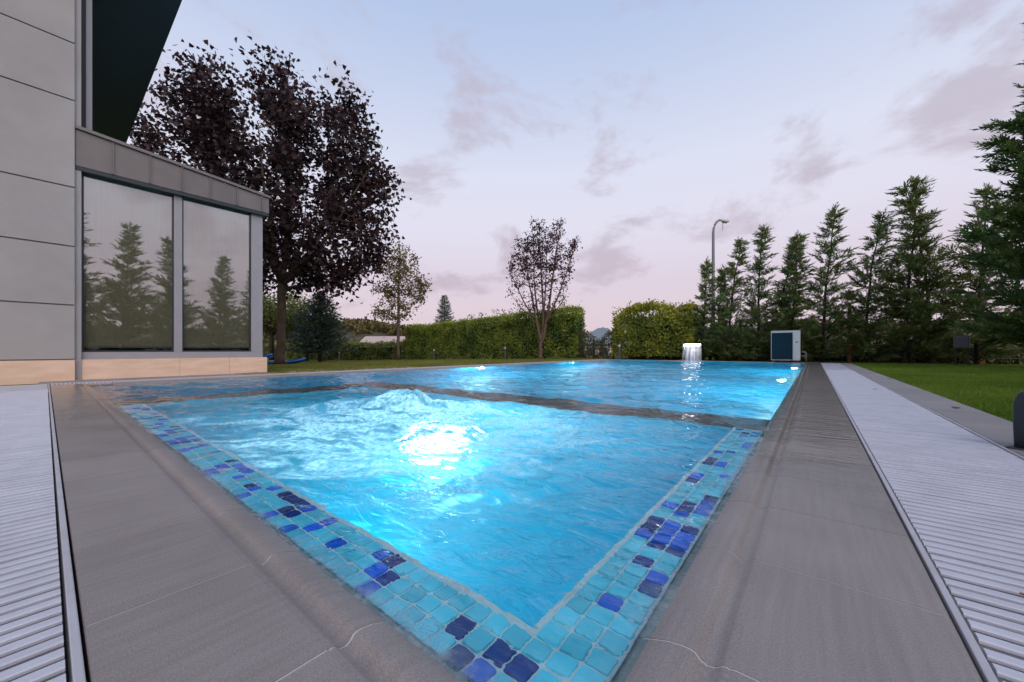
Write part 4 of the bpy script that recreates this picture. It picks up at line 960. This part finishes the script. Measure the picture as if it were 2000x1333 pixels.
# far wooded ridge
def ridge():
    a = np.linspace(0, 2 * math.pi, 145)[:-1]; V = []; rr = [110, 135, 170, 240]; hz_ = [-1.5, .55, 1.0, .75]
    for r, q in zip(rr, hz_):
        top = 6.0 + 4.5 * (fbm(np.cos(a) * 2 + 7, np.sin(a) * 2 + 3, 3, 4)) + 3.5 * np.exp(-((np.arctan2(np.sin(a), np.cos(a)) - rad(152)) / .12) ** 2)
        V += [(r * math.cos(t), r * math.sin(t), (-1.5 if q < 0 else q * h)) for t, h in zip(a, top)]
    n = len(a); F = []
    for j in range(3):
        for i in range(n): F.append((j * n + i, j * n + (i + 1) % n, (j + 1) * n + (i + 1) % n, (j + 1) * n + i))
    m = mat("far_wood_floor", (.06, .055, .025), .95, noise=(.2, .9, (.10, .08, .04)), coord="World")
    o = link("hills", np_mesh("hills", V, F, True), m); tag(o, "low wooded hills around the garden", "hill", kind="structure")
    rng = np.random.default_rng(9); P = []
    for i in range(900):
        t = rng.uniform(rad(118), rad(165)) if i < 760 else rng.uniform(rad(60), rad(118)); r = rng.uniform(100, 150); k = np.interp(r, rr, [-1.5, .55, 1.0, .75])
        ht = 6.0 + 4.5 * float(fbm(np.array([math.cos(t) * 2 + 7]), np.array([math.sin(t) * 2 + 3]), 3, 4)[0]) + 3.5 * math.exp(-((t - rad(152)) / .12) ** 2)
        c = np.array([r * math.cos(t), r * math.sin(t), max(k, -.05) * ht + .9]); R = rng.uniform(1.6, 3.4)
        P.append(c + rdir(rng, 60, .3) * (rng.random(60) ** .35 * R)[:, None] * np.array([1, 1, .8]))
    P = np.concatenate(P); n = len(P); cl = fbm(P[:, 0] * .25, P[:, 2] * .6 + P[:, 1] * .25, 3, 2)
    V, F, tt = scatter(DIA, P, rdir(rng, n), rdir(rng, n, .6), rng.uniform(.8, 1.7, n), np.clip(.35 * rng.random(n) + 1.3 * (cl - .5) + .3, 0, 1))
    o = link("far_forest", np_mesh("far_forest", V, F, False, {"tint": tt}), M["leaf_forest"]); tag(o, "olive brown wooded hillside far beyond the garden", "forest", kind="stuff")
ridge()

# ------------------------------------------------------------------ far buildings
def gable_house(name, label, loc, rz, L_, Wd, hw, hr, wallm, roofm, hip=0.0):
    r = empty(name, loc, label, "house", None, rz); MB().box(-L_ / 2, L_ / 2, -Wd / 2, Wd / 2, 0, hw).build("wall", wallm, r)
    e = .4; rf_ = MB(); a = L_ / 2 + e; b = Wd / 2 + e; k = a - hip
    rf_.add([(-a, -b, hw - .1), (a, -b, hw - .1), (a, b, hw - .1), (-a, b, hw - .1), (-k, 0, hw + hr), (k, 0, hw + hr)], [(0, 1, 5, 4), (2, 3, 4, 5), (1, 2, 5), (3, 0, 4), (3, 2, 1, 0)])
    rf_.build("roof", roofm, r)
    for i in range(3):
        x = -L_ / 2 + L_ * (i + .5) / 3; wn = MB().box(x - .5, x + .5, -Wd / 2 - .03, -Wd / 2 + .02, hw * .35, hw * .8).build("window", M["darkframe"], r)
        MB().box(x - .56, x + .56, -Wd / 2 - .07, -Wd / 2 - .031, hw * .30, hw * .35).build("window_ledge", wallm, wn)
    return r
gable_house("far_house", "distant low house with pale pinkish roof below the wooded hill", (-63.0, 40.5, -1.4), rad(35), 7.5, 6, 2.9, 1.5, M["wallpale"], M["roofpale"])
gable_house("far_house", "house with grey hipped roof seen through the hedge gap", (-19.8, 41.8, -1.2), rad(-3), 4.6, 5, 2.35, 1.9, M["wallpale"], M["roofgrey"], 2.2)

# ------------------------------------------------------------------ garden objects
# waterfall spout
wfx, wfy = -3.46, 14.98
wf = empty("waterfall_spout", (wfx, wfy, 0), "arched poolside waterfall spout glowing white and spilling a water curtain", "waterfall")
arc = [(0, 0), (0, .40)] + [(-.16 + .16 * math.cos(t), .40 + .21 * math.sin(t)) for t in np.linspace(.2, 2.0, 8)]
def strip(profile, hwid, th):
    V = []; F = []
    for i, (y, z) in enumerate(profile):
        for s in (-1, 1): V += [(s * hwid, y, z), (s * hwid, y + th * .3, z - th)]
    n = len(profile)
    for i in range(n - 1):
        a = i * 4; b = a + 4
        F += [(a, a + 2, b + 2, b), (a + 1, b + 1, b + 3, a + 3), (a, b, b + 1, a + 1), (a + 2, a + 3, b + 3, b + 2)]
    F += [(0, 1, 3, 2), ((n - 1) * 4, (n - 1) * 4 + 2, (n - 1) * 4 + 3, (n - 1) * 4 + 1)]
    return MB().add(V, F)
strip(arc, .27, .018).build("spout", M["metal_grey"], wf, smooth=False)
MB().box(-.30, .30, -.05, .07, -.02, .03).build("spout_base", M["metal_grey"], wf, bevel=.008)
lip = arc[-1]
cur_prof = [(-.10, .622), (-.16, .628), (-.22, .62)] + [(lip[0] - .06 - .13 * t, lip[1] + .01 - .04 * t - .56 * t * t) for t in np.linspace(0, 1, 12)]
def curtain(prof, hw, nx_):
    V = []; F = []; rng = np.random.default_rng(4)
    for i, (y, z) in enumerate(prof):
        q = i / (len(prof) - 1)
        for k in range(nx_ + 1):
            u = k / nx_ * 2 - 1; V.append((u * hw * (1 - .05 * q), y + .012 * math.sin(u * 21 + 3 * q) * q - .02 * (1 - u * u), max(z, -.02)))
    for i in range(len(prof) - 1):
        for k in range(nx_): a = i * (nx_ + 1) + k; F.append((a, a + 1, a + nx_ + 2, a + nx_ + 1))
    return np_mesh("water_curtain", V, F, True)
link("water_curtain", curtain(cur_prof, .285, 30), M["curtain"], wf)
MB().tube([(-.27, lip[0] - .035, lip[1] - .035), (.27, lip[0] - .035, lip[1] - .035)], .022, 8).build("led_strip", M["led"], wf)
MB().box(-.275, .275, -.215, -.09, .555, .618).build("led_panel", M["led"], wf, bevel=.03)
wl = bpy.data.lights.new("waterfall_light", "AREA"); wl.shape = "RECTANGLE"; wl.size = .5; wl.size_y = .05; wl.energy = 12; wl.color = (1, .95, .98)
wo = bpy.data.objects.new("waterfall_light", wl); COL.objects.link(wo); wo.parent = wf; wo.location = (0, -.17, .585); wo.rotation_euler = (rad(-25), 0, 0)
# heat pump
hpx, hpy = -.735, 15.40
pump = empty("heat_pump", (hpx, hpy, -.02), "white pool heat pump with dark blue front grille by the cypresses", "heat pump")
HW, HH = .395, 1.04
body = MB().box(-HW, HW, 0, .36, .07, HH).build("casing", M["white"], pump, bevel=.012)
M["grille_blue"] = mat("grille_blue", (.006, .025, .045), .6, spec=.2); M["grille_bar"] = mat("grille_bar", (.010, .045, .075), .6, spec=.2)
gx1 = HW - .20
MB().box(-HW + .022, gx1, -.012, -.002, .105, HH - .045).build("grille_back", M["grille_blue"], pump)
gb = MB()
for i in range(40):
    z = .12 + i * (HH - .175) / 39; gb.box(-HW + .024, gx1 - .002, -.022, -.0125, z - .004, z + .004)
tag(gb.build("grille_bars", M["grille_bar"], pump), kind="stuff")
for i in range(9):
    x = lerp(-HW + .03, gx1 - .01, i / 8); MB().box(x - .006, x + .006, -.029, -.0225, .11, HH - .05).build("grille_rib", M["grille_bar"], pump)
MB().box(gx1 + .004, HW - .004, -.010, -.001, .08, HH - .01).build("front_panel", M["white"], pump, bevel=.004)
MB().box(gx1 + .075, gx1 + .135, -.018, -.0105, .655, .70).build("control_badge", M["metal_grey"], pump)
for x in (-HW + .08, HW - .08): MB().box(x - .04, x + .04, .02, .34, 0, .069).build("foot", M["black"], pump)
for z in (.22, .36): MB().tube([(HW + .001, .2, z), (HW + .10, .2, z), (HW + .14, .2, z - .04), (HW + .14, .2, -.02)], .03, 8).build("pipe", M["metal_grey"], pump, smooth=True)
MB().box(-HW - .006, HW + .006, -.008, .368, HH + .001, HH + .022).build("top_cover", M["white"], pump, bevel=.006)
# bollard lights along the lawn edge
for x, y, lb in ((-6.57, 15.6, "slim grey garden bollard light in the gap between the hedges"), (-12.85, 15.4, "slim grey garden bollard light before the tall hedge beside the plum tree"), (-18.6, 15.3, "slim grey garden bollard light before the tall hedge near the young tree"), (-27.3, 13.6, "slim grey garden bollard light before the low hedge by the spruce")):
    r = empty("bollard_light", (x, y, float(gz(x, y)) - .01), lb, "bollard light", "bollard lights along the hedge")
    MB().tube([(0, 0, 0), (0, 0, .58)], .055, 12).build("post", M["bollard"], r, smooth=False)
    MB().tube([(0, 0, .581), (0, 0, .66)], .048, 12).build("lamp_ring", M["white"], r)
    MB().lathe([(.058, .661), (.058, .69), (.02, .70)], 12).build("cap", M["metal_grey"], r)
# black pole with two drooping arms
r = empty("black_pole", (-7.87, 15.8, -.03), "thin black pole with two drooping arms standing in the hedge gap", "pole")
MB().tube([(0, 0, 0), (0, 0, 1.06)], .028, 8).build("post", M["black"], r)
for s in (-1, 1): MB().tube([(0, 0, 1.04), (s * .07, 0, 1.05), (s * .16, 0, .94), (s * .27, 0, .62)], .018, 6).build("arm", M["black"], r)
# street lamp
r = empty("street_lamp", (-4.49, 24, -.1), "tall grey street lamp with curved arm rising behind the cypresses", "street lamp")
pth = [(0, 0, 0), (0, 0, 4), (0, 0, 7.2)] + [(.42 - .42 * math.cos(t), .0, 7.2 + .75 * math.sin(t)) for t in np.linspace(.25, 1.45, 7)]
MB().tube([(x * .78, x * .62, z) for x, y, z in pth], [.11, .09, .07] + [.06] * 7, 10).build("mast", M["metal_grey"], r, smooth=True)
e = pth[-1]; hd = MB().tube([(.30, .24, 7.95), (.42, .33, 7.93), (.60, .48, 7.89), (.70, .56, 7.87)], [.05, .10, .10, .05], 8).build("lamp_head", M["white"], r, smooth=True)
MB().tube([(.42, .33, 7.84), (.60, .48, 7.80)], [.07, .05], 8).build("lamp_glass", M["metal_grey"], hd)
MB().tube([(.42, .33, 7.8), (.43, .335, 7.55), (.42, .33, 7.36)], .012, 5).build("loose_cable", M["black"], r)
# boundary fence behind the cypresses
fn = empty("boundary_fence", (0, 17.5, -.05), "thin wire fence with timber stakes behind the cypress row", "fence")
wire = MB()
for z in np.linspace(.2, 1.75, 9): wire.tube([(-3.4, 0, z), (10.5, 0, z)], .006, 4, cap=False)
for x in np.arange(-3.4, 10.5, .16): wire.tube([(x, 0, .05), (x, 0, 1.8)], .0045, 3, cap=False)
tag(wire.build("wire_mesh", M["metal_grey"], fn), kind="stuff")
for x, zt2 in ((-4.2, 1.62), (-2.24, 1.55), (.94, 1.98), (3.9, 1.85), (6.8, 1.85), (9.6, 1.85)):
    MB().box(x - .05, x + .05, -.56 if x < 2 else -.05, -.46 if x < 2 else .05, -.1, zt2).build("stake", M["wood"], fn, bevel=.006)
# electrical box on posts
r = empty("electrical_box", (3.07, 15.3, -.03), "small dark electrical box on two thin posts before the cypresses", "electrical box", rz=-.3)
MB().box(-.14, .14, -.08, .08, .48, .80).build("box", M["bollard"], r, bevel=.01)
for x in (-.11, .11): MB().box(x - .016, x + .016, -.016, .016, 0, .479).build("post", M["black"], r)
MB().box(-.12, .12, -.089, -.0805, .50, .78).build("door", M["bollard"], r, bevel=.004)
# rounded dark bollard beside the grate
r = empty("deck_bollard", (.735, 2.47, 0), "dark grey moulded bollard with rounded shoulder on the paving beside the grate", "bollard", rz=rad(-35))
prof = [(-.085, .005), (-.088, .10), (-.087, .19), (-.075, .225), (-.045, .25), (-.01, .262), (.03, .262), (.07, .255), (.095, .23), (.10, .005)]
V = []; nP = len(prof)
for y, k in ((-.065, .9), (-.05, 1), (.05, 1), (.065, .9)): V += [(x * k, y, z * (1 if k == 1 else .985)) for x, z in prof]
F = [tuple(range(nP)), tuple(range(3 * nP, 4 * nP))[::-1]]
for j in range(3): F += [(j * nP + i, (j + 1) * nP + i, (j + 1) * nP + (i + 1) % nP, j * nP + (i + 1) % nP) for i in range(nP)]
MB().add(V, F).build("body", M["rubber"], r, smooth=True)
MB().box(-.10, .11, -.078, .078, .0005, .006).build("base_plate", M["rubber"], r, bevel=.002)
MB().tube([(-.03, 0, .258), (.05, 0, .266)], .022, 8).build("top_lug", M["rubber"], r, smooth=True)
# paddle boards behind the maple trunk
def board(loc, rz, tilt, label):
    r = empty("paddle_board", loc, label, "paddle board", "paddle boards by the maple", rz); r.rotation_euler = (tilt, 0, rz)
    n = 28; Lh, Wh, th = 1.6, .40, .14; V = []; ts = np.linspace(-1, 1, n)
    ring = 12
    for t in ts:
        wd = Wh * max(.02, (1 - abs(t) ** 3.2)) ** .55; rise = .16 * max(0, t - .45) ** 2 / .3
        for k in range(ring):
            a = 2 * math.pi * k / ring; V.append((t * Lh, wd * math.cos(a), th * .5 * math.copysign(abs(math.sin(a)) ** .7, math.sin(a)) * (1 if wd > .1 else wd / .1) + th * .5 + rise))
    F = []
    for i in range(n - 1):
        for k in range(ring): F.append((i * ring + k, i * ring + (k + 1) % ring, (i + 1) * ring + (k + 1) % ring, (i + 1) * ring + k))
    link("hull", np_mesh("hull", V, F, True), M["board_blue"], r)
    V2 = []; F2 = []
    for t in ts[1:-1]:
        wd = .86 * Wh * max(.02, (1 - abs(t) ** 3.2)) ** .55; rise = .16 * max(0, t - .45) ** 2 / .3
        V2 += [(t * Lh, -wd, th * .93 + rise), (t * Lh, 0, th * 1.02 + rise), (t * Lh, wd, th * .93 + rise)]
    for i in range(n - 3):
        for k in range(2): F2.append((i * 3 + k, i * 3 + k + 1, i * 3 + k + 4, i * 3 + k + 3))
    link("deck_pad", np_mesh("deck_pad", V2, F2, True), M["board_white"], r)
    return r
gb_ = float(gz(-16, 6))
board((-17.15, 5.60, gb_ + .0), rad(38), 0, "blue inflatable paddle board lying on the grass behind the maple trunk")
board((-17.95, 4.75, gb_ + .165), rad(34), 0, "blue inflatable paddle board lying on top of the other one")

# ------------------------------------------------------------------ grass blades
def grass(name, label, pts, hmin, hmax, wd, seed, leafm):
    rng = np.random.default_rng(seed); n = len(pts); a = rng.uniform(0, 2 * math.pi, n); h = rng.uniform(hmin, hmax, n); ln = rng.uniform(.2, .9, n) * h
    b = rng.uniform(0, 2 * math.pi, n); dx, dy = np.cos(a) * wd, np.sin(a) * wd
    z = gz(pts[:, 0], pts[:, 1]) - .004
    V = np.stack([np.stack([pts[:, 0] - dx, pts[:, 1] - dy, z], 1), np.stack([pts[:, 0] + dx, pts[:, 1] + dy, z], 1), np.stack([pts[:, 0] + np.cos(b) * ln, pts[:, 1] + np.sin(b) * ln, z + h], 1)], 1).reshape(-1, 3)
    F = np.arange(3 * n).reshape(-1, 3)
    cl = fbm(pts[:, 0] * 1.5, pts[:, 1] * 1.5, 3, seed); tint = np.repeat(np.clip(.5 * rng.random(n) + 1.2 * (cl - .5) + .25, 0, 1), 3)
    o = link(name, np_mesh(name, V, F, False, {"tint": tint}), leafm); tag(o, label, "grass", kind="stuff")
M["blade"] = leaf_mat("grass_blade", (.075, .155, .010), (.22, .32, .028), .6, .3)
M["blade2"] = leaf_mat("grass_blade_dry", (.13, .16, .026), (.33, .30, .07), .6, .3)
rng = np.random.default_rng(1)
y = 1.2 + 15 * rng.random(190000) ** 1.35; x = .868 + rng.random(190000) * (0.30 * y + .5)
grass("grass", "short mown grass on the lawn beside the paving strip", np.stack([x, y], 1), .018, .045, .0035, 2, M["blade"])
x = -7.12 - 18 * rng.random(120000) ** 1.5; y = 2.0 + 14 * rng.random(120000)
grass("grass", "dry-tinged mown grass on the lawn across the pool", np.stack([x, y], 1), .025, .05, .008, 3, M["blade2"])
# strip of soil and fallen chips between pool and lawn by the bay
MB().add([(-7.60, 2.52, -.012), (-7.115, 2.52, -.012), (-7.115, 6.2, -.012), (-7.35, 5.6, -.012), (-7.60, 4.2, -.012)], [(0, 1, 2, 3, 4)]).build("soil", M["soil"]).update_tag()
tag(bpy.data.objects["soil"], "bare soil strip between the pool edge and lawn", "soil", kind="structure")
cb_ = MB()
for i in range(160):
    x = rng.uniform(-7.6, -7.13); y = rng.uniform(2.55, 5.5); s = rng.uniform(.008, .03); cb_.box(x - s, x + s, y - s * .7, y + s * .7, -.013, -.012 + s * .5)
tag(cb_.build("gravel", M["joint"]), "pale stone chips scattered on bare soil by the bay", "gravel", kind="stuff")

# a fallen twig and leaves on the paving and grate
r = empty("twig", (.36, .98, .002), "short brown twig lying across the drain grate slats", "twig")
MB().tube([(-.10, .01, .004), (-.03, -.004, .005), (.04, .0, .005), (.10, -.012, .004)], [.002, .0025, .002, .001], 5).build("stem", M["wood"], r)
MB().tube([(.0, -.002, .005), (.04, .02, .005)], [.0015, .0008], 4).build("side_shoot", M["wood"], r)
M["dead_leaf"] = leaf_mat("dead_leaf", (.16, .07, .03), (.28, .15, .05), .7, .2)
lv = MB().add([tuple(p) for p in MAPLE[0]], [tuple(f) for f in MAPLE[1]]).mesh("leaf"); lv.materials.append(M["dead_leaf"])
for i, (x, y, z, a, lb) in enumerate(((.74, 3.9, .004, .4, "dry brown leaf on the paving strip past the dark bollard"), (.50, 5.3, .002, 2.2, "dry brown leaf on the grate halfway along the pool"), (.05, 7.9, .004, 4.0, "dry brown leaf stuck to the wet coping by the far lamp"), (.80, 7.2, .004, 1.2, "dry brown leaf at the lawn edge of the paving strip"))):
    o = link("fallen_leaf", lv, None, None, (x, y, z)); o.scale = (.05,) * 3; o.rotation_euler = (.1, -.08, a); tag(o, lb, "leaf", "fallen leaves around the pool")
